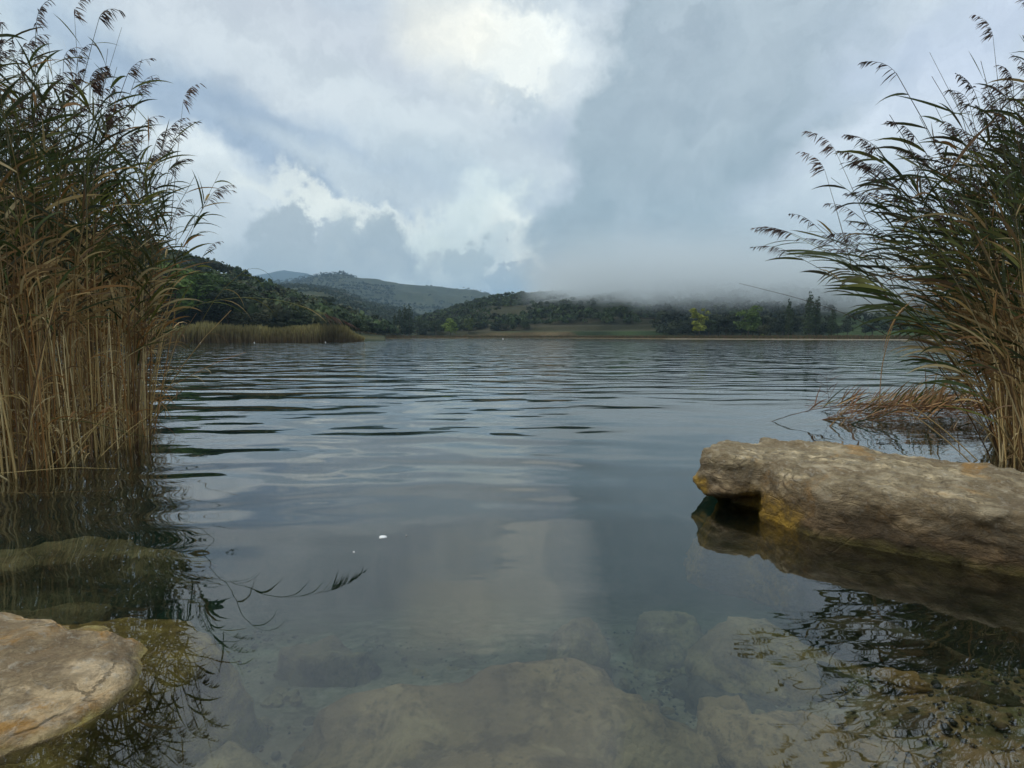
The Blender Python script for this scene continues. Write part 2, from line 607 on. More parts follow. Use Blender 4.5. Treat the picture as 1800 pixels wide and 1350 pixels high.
def mat_plant(name, trans=0.35, rnd=0.25, noise_scale=3.0, rough=0.6):
    m = new_mat(name)
    at = E.nt.nodes.new('ShaderNodeAttribute')
    at.attribute_name = 'col'
    oi = E.nt.nodes.new('ShaderNodeObjectInfo')
    p = position()
    n = noise(p, noise_scale, 3, 0.6)
    c = mixc(smooth(n, 0.35, 0.65) * 0.5, E(at.outputs['Color']), (0.62, 0.6, 0.5), 'MULTIPLY')
    r = smooth(E(oi.outputs['Random']), 0.0, 1.0, 1 - rnd, 1 + rnd)
    hsv = node('ShaderNodeHueSaturation', Value=r, Color=c)
    d = node('ShaderNodeBsdfPrincipled', Base_Color=E(hsv.outputs[0]), Roughness=rough)
    d.inputs['Specular IOR Level'].default_value = 0.25
    if trans > 0:
        t = node('ShaderNodeBsdfTranslucent', Color=E(hsv.outputs[0]))
        mx = E.nt.nodes.new('ShaderNodeMixShader')
        mx.inputs[0].default_value = trans
        E.nt.links.new(d.outputs[0], mx.inputs[1])
        E.nt.links.new(t.outputs[0], mx.inputs[2])
        output(mx.outputs[0])
    else:
        output(d.outputs[0])
    return m


def mat_water():
    m = new_mat('lake_water')
    p = position()
    x, y, z = sep(p)
    dist = E.m('SQRT', x * x + y * y)
    # open-water ripples: long crests across the view, calmer towards the sheltered bank
    calm = smooth(noise(vec(x * 0.10, y * 0.16, 0.0), 1.0, 2, 0.5), 0.30, 0.62, 0.45, 1.2)
    far = smooth(dist, 5.5, 12.0) * calm
    wob = (noise(vec(x * 0.22, y * 0.22, 5.0), 1.0, 2, 0.5) - 0.5) * 3.0
    r1 = noise(vec(x * 0.33, y * 0.95 + wob, 0.0), 1.0, 1.0, 0.4) - 0.5
    r2 = noise(vec(x * 0.70 + 7.0, y * 2.3 + wob * 1.5, 2.0), 1.0, 1.0, 0.4) - 0.5
    r3 = noise(vec(x * 0.42, y * 0.36, 9.0), 1.0, 2.5, 0.6) - 0.5
    r4 = noise(vec(x * 0.13, y * 0.10, 3.0), 1.0, 2.5, 0.6) - 0.5
    vfar = smooth(dist, 13.0, 26.0)
    vvfar = smooth(dist, 45.0, 90.0)
    near_sw = noise(vec(x * 0.45, y * 1.1 + wob * 0.6, 11.0), 1.0, 1.0, 0.4)
    shel = smooth(x - y * 0.10, 0.9, 0.0, 0.30, 1.0)
    r5 = noise(vec(x * 0.9, y * 0.8, 19.0), 1.0, 1.5, 0.5) - 0.5
    near_s2 = noise(vec(x * 1.1 + wob * .3, y * 2.0, 15.0), 1.0, 1.0, 0.4)
    mid = smooth(dist, 3.0, 5.6, 0.10, 1.0)
    mid2 = smooth(dist, 2.7, 5.0, 0.14, 1.0)
    h = r1 * far * 0.056 + r2 * far * 0.019 + r3 * vfar * 0.16 + r4 * vvfar * 0.32 + r5 * vfar * 0.035
    h = h + (near_sw * 0.078 + near_s2 * 0.022) * mid2 * shel
    # small shivers where reeds and stones meet the water
    sx = noise(vec(x * 2.2, y * 7.0, 4.0), 1.0, 2, 0.5)
    side = (smooth(x, -2.6, -4.2) + smooth(x, 3.6, 5.2)) * smooth(dist, 14.0, 7.0)
    side2 = smooth(dist, 3.8, 2.6) * smooth(E.m('ABSOLUTE', x + 0.9), 0.25, 0.9) * smooth(x, 1.6, 0.6) * 0.8 + smooth(dist, 4.2, 3.0) * smooth(x, 0.9, 1.8) * 0.35
    h = h + sx * (side + side2 * 0.4) * 0.0045
    b = node('ShaderNodeBump', Height=h, Strength=1.0, Distance=1.0)
    fr = node('ShaderNodeFresnel', IOR=1.82, Normal=E(b.outputs[0]))
    g = node('ShaderNodeBsdfGlossy', Color=(1, 1, 1), Roughness=0.0, Normal=E(b.outputs[0]))
    t = node('ShaderNodeBsdfTransparent', Color=(1, 1, 1))
    mx = E.nt.nodes.new('ShaderNodeMixShader')
    E.nt.links.new(fr.outputs[0], mx.inputs[0])
    E.nt.links.new(t.outputs[0], mx.inputs[1])
    E.nt.links.new(g.outputs[0], mx.inputs[2])
    ab = node('ShaderNodeVolumeAbsorption', Color=(0.44, 0.63, 0.55), Density=0.95)
    scv = node('ShaderNodeVolumeScatter', Color=(0.32, 0.62, 0.56), Density=0.085)
    ad = E.nt.nodes.new('ShaderNodeAddShader')
    E.nt.links.new(ab.outputs[0], ad.inputs[0])
    E.nt.links.new(scv.outputs[0], ad.inputs[1])
    output(mx.outputs[0], ad.outputs[0])
    return m


M_GROUND = mat_ground()
M_BED = mat_bed()
M_SILT_ROCK = mat_bed('silt_covered_stone', (0.95, 0.88, 0.66), gravel=False)
M_DARK_ROCK_AND_SHADE = mat_bed('dark_stone_and_hollow_shade', (0.36, 0.36, 0.36), gravel=False)  # dark stones; the dark tint also paints shade in the hollow between slabs
M_PALE_ROCK = mat_bed('pale_submerged_stone', (1.0, 0.88, 0.62), gravel=False)
M_BOULDER = mat_stone('boulder_stone', ochre=0.25, yellow=True, pale=1.6, wet_h=0.42, tan=(1.09, .98, .78))
M_ROCK_L = mat_stone('ochre_streaked_stone', ochre=1.1, pale=1.55, tan=(1.14, .96, .74), wet_z=0.0, algae=(0.50, 0.42, 0.10), wet_h=0.05, damp_k=0.35)
M_REED = mat_plant('reed_blades', 0.30, 0.25, 2.5)
M_STALK = mat_plant('reed_stalks', 0.0, 0.25, 5.0)
M_LEAF = mat_plant('tree_leaves', 0.15, 0.15, 0.12, 0.8)
M_BARK = mat_plant('tree_bark', 0.0, 0.2, 1.0, 0.9)
M_WATER = mat_water()

# ------------------------------------------------------------------ ground: lake floor, land, hills (one polar sheet + fine near floor)
def build_ground():
    azs = np.concatenate([np.linspace(-math.pi, -1.05, 50, endpoint=False), np.linspace(-1.05, 1.05, 620),
                          np.linspace(1.05, math.pi, 50)[1:]])
    rs = np.concatenate([np.geomspace(13, 100, 24, endpoint=False), np.linspace(100, 330, 150, endpoint=False),
                         np.geomspace(330, 1200, 110, endpoint=False), np.geomspace(1200, 6500, 90), [9000, 14000]])
    A, R = np.meshgrid(azs, rs)
    X, Y = R * np.sin(A), R * np.cos(A)
    Z = ground_z(X, Y)
    Z = np.where(R < 30, np.minimum(Z, -2.9) * (Y > 0) + Z * (Y <= 0), Z)
    n, mcol = A.shape
    idx = np.arange(n * mcol).reshape(n, mcol)
    q = np.stack([idx[:-1, :-1], idx[:-1, 1:], idx[1:, 1:], idx[1:, :-1]], -1).reshape(-1, 4)
    # real cover colours: scrub, dry grass, fields, tilled soil
    sh = shore(A)
    nz = fbm(np.stack([X / 60, Y / 60, X * 0], -1), 5, 3)
    nf = fbm(np.stack([X / 14, Y / 14, X * 0], -1), 4, 9)
    scrub = np.array([0.036, 0.046, 0.020])
    dry = np.array([0.12, 0.105, 0.048])
    soil = np.array([0.09, 0.058, 0.036])
    grass = np.array([0.034, 0.052, 0.020])
    C = np.zeros(A.shape + (3,)) + scrub
    k = smoothstep(nz + nf * 0.5, 0.0, 0.7)[..., None]
    C = C * (1 - 0.5 * k) + dry * 0.5 * k
    C = C * (1 - 0.45 * smoothstep(A, -0.28, -0.1) * smoothstep(-R, -700, -650))[..., None]
    farm = (smoothstep(R, 700, 1000) * 0.75 * (0.55 + 0.45 * smoothstep(nz - nf * .4, -.3, .3)))[..., None]
    C = C * (1 - farm) + (np.array([0.040, 0.050, 0.028]) * (1 + 0.5 * nf[..., None])) * farm
    # bare brown patch high on the middle hill
    a0, _ = direction(612, 505)
    bp = (np.exp(-((A - a0) / 0.055) ** 2) * smoothstep(R, 850, 1000) * smoothstep(-R, -1250, -1100) * smoothstep(nf, -0.4, 0.3))[..., None]
    C = C * (1 - bp) + np.array([0.20, 0.14, 0.085]) * bp
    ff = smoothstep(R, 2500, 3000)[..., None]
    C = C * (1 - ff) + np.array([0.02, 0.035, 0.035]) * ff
    # grass field along the middle shore, brown margin on the right shore, terraced meadows
    a1, a2 = direction(900, 600)[0], direction(1185, 600)[0]
    fld = (smoothstep(A, a1 - .04, a1) * smoothstep(-A, -a2 - .01, -a2) * smoothstep(R, sh + 1, sh + 3) * smoothstep(-R, -282, -276))[..., None]
    C = C * (1 - fld) + grass * (1 + .3 * nf[..., None]) * fld
    a3 = direction(1440, 600)[0]
    fr = (smoothstep(A, a3, a3 + .01) * smoothstep(R, sh + 22, sh + 26) * smoothstep(-R, -330, -310))[..., None]
    C = C * (1 - fr) + grass * (1.1 + .3 * nf[..., None]) * fr
    tb = (smoothstep(A, a1 - .10, a1 - .04) * smoothstep(-A, -a2 - .06, -a2 - .01) * smoothstep(R, 277, 279) * smoothstep(-R, -330, -318) * (0.35 + 0.65 * (np.mod(R, 11) < 4.5)))[..., None]
    C = C * (1 - tb) + np.array([0.062, 0.056, 0.034]) * (1 + .4 * nf[..., None]) * tb
    mar = (smoothstep(R, sh - 3, sh) * smoothstep(-R, -sh - 14, -sh - 9))[..., None]
    C = C * (1 - mar) + np.array([0.13, 0.095, 0.05]) * (1 + .4 * nf[..., None]) * mar
    ed = (smoothstep(R, sh - 3, sh - 1) * smoothstep(-R, -sh - 2.2, -sh - 1) * smoothstep(A, a2 - .03, a2))[..., None]
    C = C * (1 - ed) + np.array([0.26, 0.22, 0.16]) * ed
    me = mesh_np('ground', np.stack([X, Y, Z], -1), q, None, np.clip(C, 0.004, 1))
    g = link('ground', me, M_GROUND)
    tag(g, 'scrub covered land and terraced hills rising around the lake', kind='structure')


build_ground()


def build_bed():
    xs = np.concatenate([np.linspace(-34, -3.2, 70, endpoint=False), np.linspace(-3.2, 3.6, 240, endpoint=False), np.linspace(3.6, 34, 70)])
    ys = np.concatenate([np.linspace(-14, 0.9, 40, endpoint=False), np.linspace(0.9, 5.0, 190, endpoint=False), np.geomspace(5.0, 34, 70)])
    X, Y = np.meshgrid(xs, ys)
    Z = near_bed(X, Y)
    Z = np.maximum(Z, np.where(Y < 0.9, np.clip(-0.30 + (0.9 - Y) * 0.5, -0.3, 1.2), -9))
    Z = Z + 0.035 * fbm(np.stack([X * 1.1, Y * 1.1, X * 0], -1), 4, 21) + 0.012 * fbm(np.stack([X * 6, Y * 6, X * 0], -1), 3, 22)
    n, mcol = X.shape
    idx = np.arange(n * mcol).reshape(n, mcol)
    q = np.stack([idx[:-1, :-1], idx[:-1, 1:], idx[1:, 1:], idx[1:, :-1]], -1).reshape(-1, 4)
    o = link('lake_bed', mesh_np('lake_bed', np.stack([X, Y, Z], -1), q), M_BED)
    tag(o, 'silty lake bed with gravel under the shallow water', kind='structure')


build_bed()


def box_mesh(name, x0, x1, y0, y1, z0, z1):
    v = [(x, y, z) for z in (z0, z1) for y in (y0, y1) for x in (x0, x1)]
    q = [(0, 2, 3, 1), (4, 5, 7, 6), (0, 1, 5, 4), (2, 6, 7, 3), (0, 4, 6, 2), (1, 3, 7, 5)]
    return mesh_np(name, v, q, smooth_shade=False)


water = link('water', box_mesh('water', -420, 420, -9, 400, -4.2, 0.0), M_WATER)
tag(water, 'calm dark teal lake surface with long ripples reflecting the clouds', kind='structure')

# ------------------------------------------------------------------ air: even haze and the low cloud lying on the hill
m = new_mat('haze_air')
pv = node('ShaderNodeVolumePrincipled', Color=(0.50, 0.72, 0.92), Density=0.00017)
pv.inputs['Anisotropy'].default_value = 0.0
output(None, pv.outputs[0])
hz = link('haze', box_mesh('haze', -15500, 15500, -15500, 15500, -5.5, 700), m)
tag(hz, 'thin bluish haze in the valley air', kind='stuff')


def low_cloud():
    m = new_mat('low_cloud_mist')
    p = position()
    x, y, z = sep(p)
    n = noise(vec(x * 0.020, y * 0.012, z * 0.035), 1.0, 4, 0.55) - 0.5
    n2 = noise(vec(x * 0.07, y * 0.03, z * 0.10), 1.0, 4, 0.6) - 0.5
    # base of the cloud dips as it goes to the right
    zb = smooth(x, 20.0, 200.0, 19.0, 6.0)
    zz = z + n * 34.0 + n2 * 16.0 - zb
    dens = smooth(zz, -1.0, 15.0)
    xs = smooth(x + n * 60.0 + z * 0.25, 8.0, 60.0)
    top = smooth(z + n * 26.0, 66.0, 34.0)
    ys = smooth(y + n * 40.0, 232.0, 285.0)
    d = dens * xs * top * ys * 0.021
    pv = node('ShaderNodeVolumePrincipled', Color=(0.90, 0.97, 1.0), Density=d)
    output(None, pv.outputs[0])
    m.cycles.volume_step_rate = 0.45
    o = link('low_cloud', box_mesh('low_cloud', -40, 900, 225, 600, 5, 92), m)
    tag(o, 'grey low cloud lying on the hill and hiding its top', kind='stuff')


low_cloud()

# ------------------------------------------------------------------ stones: implicit solids turned into surfaces
def surface_nets(F, lo, h):
    """isosurface of the sampled field F (negative inside)"""
    nx, ny, nz = F.shape
    S = F < 0
    c = [(i, j, k) for i in (0, 1) for j in (0, 1) for k in (0, 1)]
    cnt = sum(S[i:nx - 1 + i, j:ny - 1 + j, k:nz - 1 + k].astype(np.int8) for i, j, k in c)
    act = (cnt > 0) & (cnt < 8)
    ids = -np.ones(act.shape, np.int64)
    ci = np.argwhere(act)
    ids[act] = np.arange(len(ci))
    pos = np.zeros((len(ci), 3))
    wt = np.zeros(len(ci))
    vals = {q: F[ci[:, 0] + q[0], ci[:, 1] + q[1], ci[:, 2] + q[2]] for q in c}
    for q in c:
        for ax in range(3):
            if q[ax] == 0:
                r = list(q); r[ax] = 1; r = tuple(r)
                a, b = vals[q], vals[r]
                cr = (a < 0) != (b < 0)
                t = np.where(cr, a / np.where(cr, a - b, 1), 0)
                pt = np.array(q)[None, :].astype(float).repeat(len(ci), 0)
                pt[:, ax] += t
                pos[cr] += pt[cr]
                wt[cr] += 1
    V = (ci + pos / wt[:, None]) * h + np.array(lo)
    quads = []
    for ax in range(3):
        u, w = [(1, 2), (2, 0), (0, 1)][ax]
        a = S
        sl0 = [slice(None)] * 3; sl1 = [slice(None)] * 3
        sl0[ax] = slice(0, -1); sl1[ax] = slice(1, None)
        A, B = S[tuple(sl0)], S[tuple(sl1)]
        e = np.argwhere(A != B)
        ok = (e[:, u] > 0) & (e[:, w] > 0) & (e[:, u] < F.shape[u] - 1) & (e[:, w] < F.shape[w] - 1)
        e = e[ok]
        flip = A[e[:, 0], e[:, 1], e[:, 2]]
        def cell(du, dw):
            q = e.copy(); q[:, u] -= du; q[:, w] -= dw
            return ids[q[:, 0], q[:, 1], q[:, 2]]
        f = np.stack([cell(1, 1), cell(0, 1), cell(0, 0), cell(1, 0)], -1)
        f[~flip] = f[~flip][:, ::-1]
        quads.append(f)
    return V, np.concatenate(quads)


def smax(a, b, k):
    h = np.clip(0.5 - 0.5 * (b - a) / k, 0, 1)
    return b * (1 - h) + a * h + k * h * (1 - h)


def smin(a, b, k):
    return -smax(-a, -b, k)


def planes(P, pl, k=0.05):
    r = None
    for (n, pt) in pl:
        n = np.array(n, float); n /= np.linalg.norm(n)
        d = (P - np.array(pt)) @ n
        r = d if r is None else smax(r, d, k)
    return r


def stone_from(fn, lo, hi, h, name, mat, loc, yaw, fine=0.006, seed=0):
    ax = [np.arange(lo[i], hi[i] + h, h) for i in range(3)]
    P = np.stack(np.meshgrid(*ax, indexing='ij'), -1)
    F = fn(P)
    V, Q = surface_nets(F, lo, h)
    # fine chipping along the (approximate) outward direction
    me = mesh_np(name, V, Q)
    N = np.zeros(len(V) * 3, np.float32)
    me.vertices.foreach_get('normal', N) if False else None
    nn = np.array([v.normal[:] for v in me.vertices]) if len(V) < 90000 else np.zeros((len(V), 3))
    V = V + nn * (fine * (fbm(V * np.array([22, 26, 40]), 4, seed + 50, 0.6)))[:, None]
    me.vertices.foreach_set('co', V.astype(np.float32).ravel())
    me.update()
    o = link(name, me, mat, None, loc)
    o.rotation_euler[2] = yaw
    return o


def f_right(P):
    x, y, z = P[..., 0], P[..., 1], P[..., 2]
    warp = fbm(P * 1.6, 3, 31)
    Pw = P + 0.026 * np.stack([warp, fbm(P * 1.6 + 9, 3, 33), fbm(P * 1.6 + 19, 3, 35)], -1)
    main = planes(Pw, [((0.02, -0.10, 1), (1.2, 0, .345)), ((0, .9, .45), (1.2, .44, .25)), ((0.02, -1, 0.16), (1.2, -.50, .16)),
                       ((-.05, -.80, .62), (1.2, -.47, .275)), ((-1, -.35, .10), (.40, -.35, .1)), ((-.45, -.35, .9), (.48, -.18, .36)),
                       ((.2, .1, 1), (2.6, .0, .34)), ((0, 0, -1), (0, 0, -.55)), ((1, 0, 0), (4.1, 0, 0)), ((-.6, -.9, .1), (.62, -.46, .1))], .025)
    head = planes(Pw, [((.03, -.04, 1), (.1, 0, .375)), ((-1, .15, .30), (-.10, 0, .20)), ((-.55, -.8, .10), (-.02, -.22, .2)), ((0.06, -1, .22), (.2, -.26, .25)),
                       ((0, 1, .2), (.2, .24, .2)), ((.10, -.30, -1), (.1, -.1, .055)), ((-.8, -.2, -.65), (-.10, -.1, .08)), ((1, 0, 0), (.50, 0, 0))], .03)
    foot = planes(Pw, [((-1, -.3, .5), (.04, .10, 0)), ((0, -1, .3), (.2, -.13, .1)), ((0, 1, .1), (.2, .25, .1)), ((0, 0, 1), (.2, 0, .2)), ((0, 0, -1), (0, 0, -.6)),
                       ((1, 0, 0), (.8, 0, 0)), ((0, -1, .5), (.2, -.12, 0))], .04)
    f = smin(smin(main, head, .06), foot, .05)
    # groove that separates the head from the main body
    g = np.abs((x - .36) * .92 + (y + .3) * .25 - (z - .3) * .35) - 0.025
    f = smax(f, -np.maximum(g, -(0.045 - np.maximum(z - .5, 0)) - f - .0), .03) if False else f + 0.022 * np.exp(-(g / .04) ** 2) * (z > 0.0) * smoothstep(-y, -0.25, 0.1)
    strat = np.abs(vnoise(np.stack([x * 1.2, y * 1.5, z * 11], -1), 41))
    f = f + 0.015 * fbm(P * np.array([4, 4.4, 7.0]), 4, 42) + 0.010 * (strat - .5) - 0.016 * np.abs(vnoise(P * np.array([6, 7, 13]), 44)) - 0.006 * np.abs(vnoise(P * 23, 45))
    return f


def f_left(P):
    x, y, z = P[..., 0], P[..., 1], P[..., 2]
    Pw = P + 0.035 * np.stack([fbm(P * 2.2, 3, 61), fbm(P * 2.2 + 9, 3, 63), 0.7 * fbm(P * 2.4 + 19, 3, 65)], -1)
    up = planes(Pw, [((.20, .04, 1), (0.10, 0, .150)), ((.95, -.12, .40), (.57, .10, 0)), ((.55, .15, .9), (.50, .10, .045)), ((.05, 1, .50), (0, .31, .07)), ((-.05, -1, .3), (0, -.95, 0)),
                     ((.30, -.35, 1), (.10, -.30, .075)), ((0, 0, -1), (0, 0, -.6)), ((-1, 0, 0), (-1.3, 0, 0))], .035)
    low = planes(Pw, [((.12, .10, 1), (.50, .30, -.022)), ((1, -.15, .30), (.66, .2, -.1)), ((.75, .65, .3), (.62, .50, -.1)), ((-.25, 1, .45), (.3, .62, -.06)), ((.75, -.8, .25), (.58, -.05, -.1)),
                      ((0, 0, -1), (0, 0, -.6)), ((-1, 0, 0), (-1.3, 0, 0)), ((.1, -1, .1), (0, -.75, 0))], .06)
    f = smin(up, low, .03)
    f = f + 0.022 * fbm(P * np.array([3.2, 3.6, 5.0]), 4, 66) + 0.010 * np.abs(vnoise(np.stack([x * 6, y * 8, z * 24], -1), 67))
    return f


rb = stone_from(f_right, (-.35, -.85, -.6), (4.2, .75, .55), 0.019, 'boulder', M_BOULDER, (1.56, 4.09, 0), math.atan2(-0.60, 0.80), 0.009, 1)
tag(rb, 'long grey brown boulder with yellow algae at its notched end, below the leaning reeds', 'boulder')
lb = stone_from(f_left, (-1.4, -1.05, -.6), (1.0, .85, .3), 0.017, 'rock', M_ROCK_L, (-1.85, 1.76, 0.0), 0.0, 0.005, 2)
tag(lb, 'pale flat rock with an orange streak half out of the water, its olive tip submerged', 'rock')


def submerged(name, label, x, y, z, sx, sy, sz, yaw, mat, seed, flat=0.5, tilt=(0, 0)):
    """rounded, silt covered stone: unit ball shaped by cutting planes and noise"""
    nu, nv = 56, 30
    th = np.linspace(0, 2 * math.pi, nu, endpoint=False)
    ph = np.linspace(0, math.pi, nv)
    T, Pp = np.meshgrid(th, ph)
    Dr = np.stack([np.sin(Pp) * np.cos(T), np.sin(Pp) * np.sin(T), np.cos(Pp)], -1)
    rr = np.random.default_rng(seed)
    r = np.ones(Dr.shape[:2]) * 1.25
    for _ in range(9):
        n = rr.normal(size=3); n[2] = abs(n[2]) * .6; n /= np.linalg.norm(n)
        d = rr.uniform(.72, 1.0)
        dn = Dr @ n
        r = -smax(-r, -np.where(dn > .05, d / np.maximum(dn, .05), 9), .12)
    dn = Dr[..., 2]
    r = -smax(-r, -np.where(dn > .05, flat / np.maximum(dn, .05), 9), .15)
    r = r * (1 + .20 * fbm(Dr * 1.5 + seed, 4, seed) + 0.05 * fbm(Dr * 5, 4, seed + 3))
    V = Dr * r[..., None] * np.array([sx, sy, sz])
    idx = np.arange(nu * nv).reshape(nv, nu)
    nx = np.roll(idx, -1, 1)
    q = np.stack([idx[:-1], idx[1:], nx[1:], nx[:-1]], -1).reshape(-1, 4)
    o = link(name, mesh_np(name, V, q), mat, None, (x, y, z))
    o.rotation_euler = (tilt[0], tilt[1], yaw)
    return tag(o, label, 'rock', 'rocks under the water')


SUB = [
    ('submerged_slab', 'broad smooth silt covered slab under the water at the bottom centre', 0.02, 2.02, -.49, .72, .50, .34, .15, M_PALE_ROCK, 3, .62, (0, 0)),
    ('submerged_rock', 'rounded pale brown rock with a dark scar, right of the broad silt slab', .88, 2.08, -.42, .20, .21, .20, .3, M_PALE_ROCK, 5, .7, (0, 0)),
    ('submerged_slab', 'pale tilted slab under water between the dark hollow and the boulder reflection', 1.38, 2.80, -.56, .42, .38, .26, -.3, M_PALE_ROCK, 8, .6, (0, .1)),
    ('submerged_rock', 'dark sunken mound painted as the shade of the hollow beside the pale tilted slab', 1.14, 2.50, -.62, .20, .38, .14, .45, M_DARK_ROCK_AND_SHADE, 9, .6, (0, 0)),  # added dark shape: its tint stands in for shade in the hollow
    ('submerged_slab', 'long sunken slab with a straight ochre edge at the bottom right', 1.14, 1.86, -.37, .34, .26, .17, -.6, M_PALE_ROCK, 12, .5, (0, .12)),
    ('submerged_rock', 'dim round rock below the cloud reflection, just right of it', .42, 3.25, -.72, .17, .15, .20, 0, M_PALE_ROCK, 14, .8, (0, 0)),
    ('submerged_rock', 'dim oval rock deep under the water left of centre', -1.05, 3.05, -.74, .26, .17, .20, .2, M_SILT_ROCK, 15, .8, (0, 0)),
    ('submerged_rock', 'faint flat rock deep under the water left of the boulder', 1.02, 3.40, -.74, .26, .15, .18, .1, M_SILT_ROCK, 17, .8, (0, 0)),
    ('submerged_rock', 'large dim olive rock under the water in the shade of the left reeds', -2.75, 2.95, -.52, .55, .26, .28, .3, M_SILT_ROCK, 18, .7, (0, 0)),
    ('submerged_slab', 'dark olive slab under the water between the left reeds and the pale flat rock', -3.15, 3.75, -.44, .75, .30, .28, .15, M_SILT_ROCK, 19, .6, (0, 0)),
    ('submerged_rock', 'sunken brown stone at the very bottom edge below the broad silt slab', -.48, 1.70, -.36, .20, .12, .12, .1, M_PALE_ROCK, 20, .7, (0, 0)),
    ('submerged_rock', 'elongated dark stone under the water in front of the boulder', 1.86, 2.62, -.30, .24, .09, .10, -.5, M_DARK_ROCK_AND_SHADE, 22, .7, (0, 0)),
    ('submerged_rock', 'flat yellowish stone among the gravel in front of the boulder', 1.66, 2.25, -.25, .09, .055, .035, -.4, M_PALE_ROCK, 23, .7, (0, 0)),
    ('submerged_rock', 'small dark stone lying on the gravel at the lower right edge', 1.90, 2.12, -.23, .10, .05, .05, -.5, M_DARK_ROCK_AND_SHADE, 24, .7, (0, 0)),
    ('submerged_slab', 'pale silt covered slab under the water right of the flat ochre rock', -.92, 1.62, -.42, .30, .34, .16, .5, M_SILT_ROCK, 26, .6, (0, 0)),
]
for n_, lab, x, y, z, sx, sy, sz, yaw, mt, sd, fl, tl in SUB:
    submerged(n_, lab, x, y, z, sx, sy, sz, yaw, mt, sd, fl, tl)


def bed_stones():
    rng = np.random.default_rng(31)
    protos = []
    for i in range(7):
        o = submerged('bed_stone', 'x', 0, 0, 0, 1, rng.uniform(.6, .9), rng.uniform(.4, .65), 0, (M_PALE_ROCK, M_DARK_ROCK_AND_SHADE, M_SILT_ROCK)[i % 3], 60 + i, .7)
        protos.append(o)
    k = 0
    tries = 0
    while k < 190 and tries < 5000:
        tries += 1
        x, y = rng.uniform(-1.3, 3.0), rng.uniform(1.35, 3.2)
        p = .35 + .65 * smoothstep(np.array(x), .2, 1.2)
        if rng.random() > p or x > 1.15 * y: continue
        z = float(near_bed(np.array(x), np.array(y)))
        o = protos[k] if k < 7 else protos[rng.integers(7)].copy()
        if k >= 7: COL.objects.link(o)
        sz = rng.uniform(.018, .05) * (1.8 if rng.random() < .15 else 1)
        o.location = (x, y, z + sz * .1); o.scale = (sz, sz, sz); o.rotation_euler = (rng.normal(0, .2), rng.normal(0, .2), rng.uniform(0, 6.28))
        w = 'below the boulder at the lower right' if x > 1.0 else ('at the bottom centre' if x > -.3 else 'at the lower left of the middle')
        tag(o, 'small irregular stone on the lake bed ' + w, 'stone', 'small stones on the lake bed')
        k += 1


bed_stones()


def pebbles():
    """loose gravel and shell bits on the lake floor: uncountable"""
    g = Geo()
    ico = np.array([(0, 0, 1), (.89, 0, .45), (.28, .85, .45), (-.72, .53, .45), (-.72, -.53, .45), (.28, -.85, .45), (0, 0, -.4)])
    tf = [(0, i + 1, (i + 1) % 5 + 1) for i in range(5)] + [(6, (i + 1) % 5 + 1, i + 1) for i in range(5)]
    rr = np.random.default_rng(5)
    n = 9000
    X = rr.uniform(-2.2, 3.3, n); Y = rr.uniform(1.25, 4.2, n)
    pr = 0.25 + 0.75 * smoothstep(X, .3, 1.2)
    cl = fbm(np.stack([X * 2.2, Y * 2.2, X * 0], -1), 3, 71)
    keep = (rr.random(n) < pr) & (cl > -.35)
    X, Y = X[keep], Y[keep]
    Z = near_bed(X, Y) + 0.035 * fbm(np.stack([X * 1.1, Y * 1.1, X * 0], -1), 4, 21)
    for x, y, z in zip(X, Y, Z):
        s = rr.uniform(.005, .014) * (2.2 if rr.random() < .06 else 1)
        sc3 = rr.uniform(.6, 1.3, 3) * s
        a = rr.uniform(0, 6.28); c, si = math.cos(a), math.sin(a)
        v = ico * sc3 * (1 + rr.uniform(-.2, .2, (7, 1)))
        v = np.stack([v[:, 0] * c - v[:, 1] * si, v[:, 0] * si + v[:, 1] * c, v[:, 2]], -1) + (x, y, z + s * .3)
        t = rr.random()
        colr = (.45, .43, .36) if t < .05 else ((.22, .15, .07) if t < .3 else ((.05, .045, .035) if t < .65 else (.15, .14, .10)))
        g.add(v, None, tf, colr)
    o = link('gravel', g.mesh('gravel'), M_STALK)
    tag(o, 'small stones and shell bits scattered over the lake bed', kind='stuff')


pebbles()


# floating things on the near water -----------------------------------------
def foam(x, y, r, label, seed):
    rr = np.random.default_rng(seed)
    n = 22
    a = np.linspace(0, 6.283, n, endpoint=False)
    rad = r * (1 + .25 * fbm(np.stack([np.cos(a), np.sin(a), a * 0 + seed], -1), 3, seed))
    rings = [(1.0, -.001), (.93, .003), (.6, .006), (.25, .0075)]
    V = [(x + rad[i] * k * math.cos(a[i]) * 1.2, y + rad[i] * k * math.sin(a[i]), z) for k, z in rings for i in range(n)] + [(x, y, .008)]
    q = [(j * n + i, j * n + (i + 1) % n, (j + 1) * n + (i + 1) % n, (j + 1) * n + i) for j in range(3) for i in range(n)]
    t = [(3 * n + i, 3 * n + (i + 1) % n, 4 * n) for i in range(n)]
    o = link('foam_patch', mesh_np('foam_patch', V, q, t, np.tile((.62, .64, .64), (len(V), 1))), M_STALK)
    tag(o, label, 'foam', 'foam on the water')


def at_water(px, py):
    a, e = direction(px, py)
    r = CAM_H / math.tan(-e)
    return r * math.sin(a), r * math.cos(a)


for px, py, r, lab, sd in [(672, 944, .020, 'white oval patch of foam floating in open water left of centre', 1),
                           (622, 971, .004, 'tiny fleck of foam lower left of the white oval patch', 2),
                           (714, 942, .004, 'tiny fleck of foam just right of the white oval patch', 3)]:
    foam(*at_water(px, py), r, lab, sd)

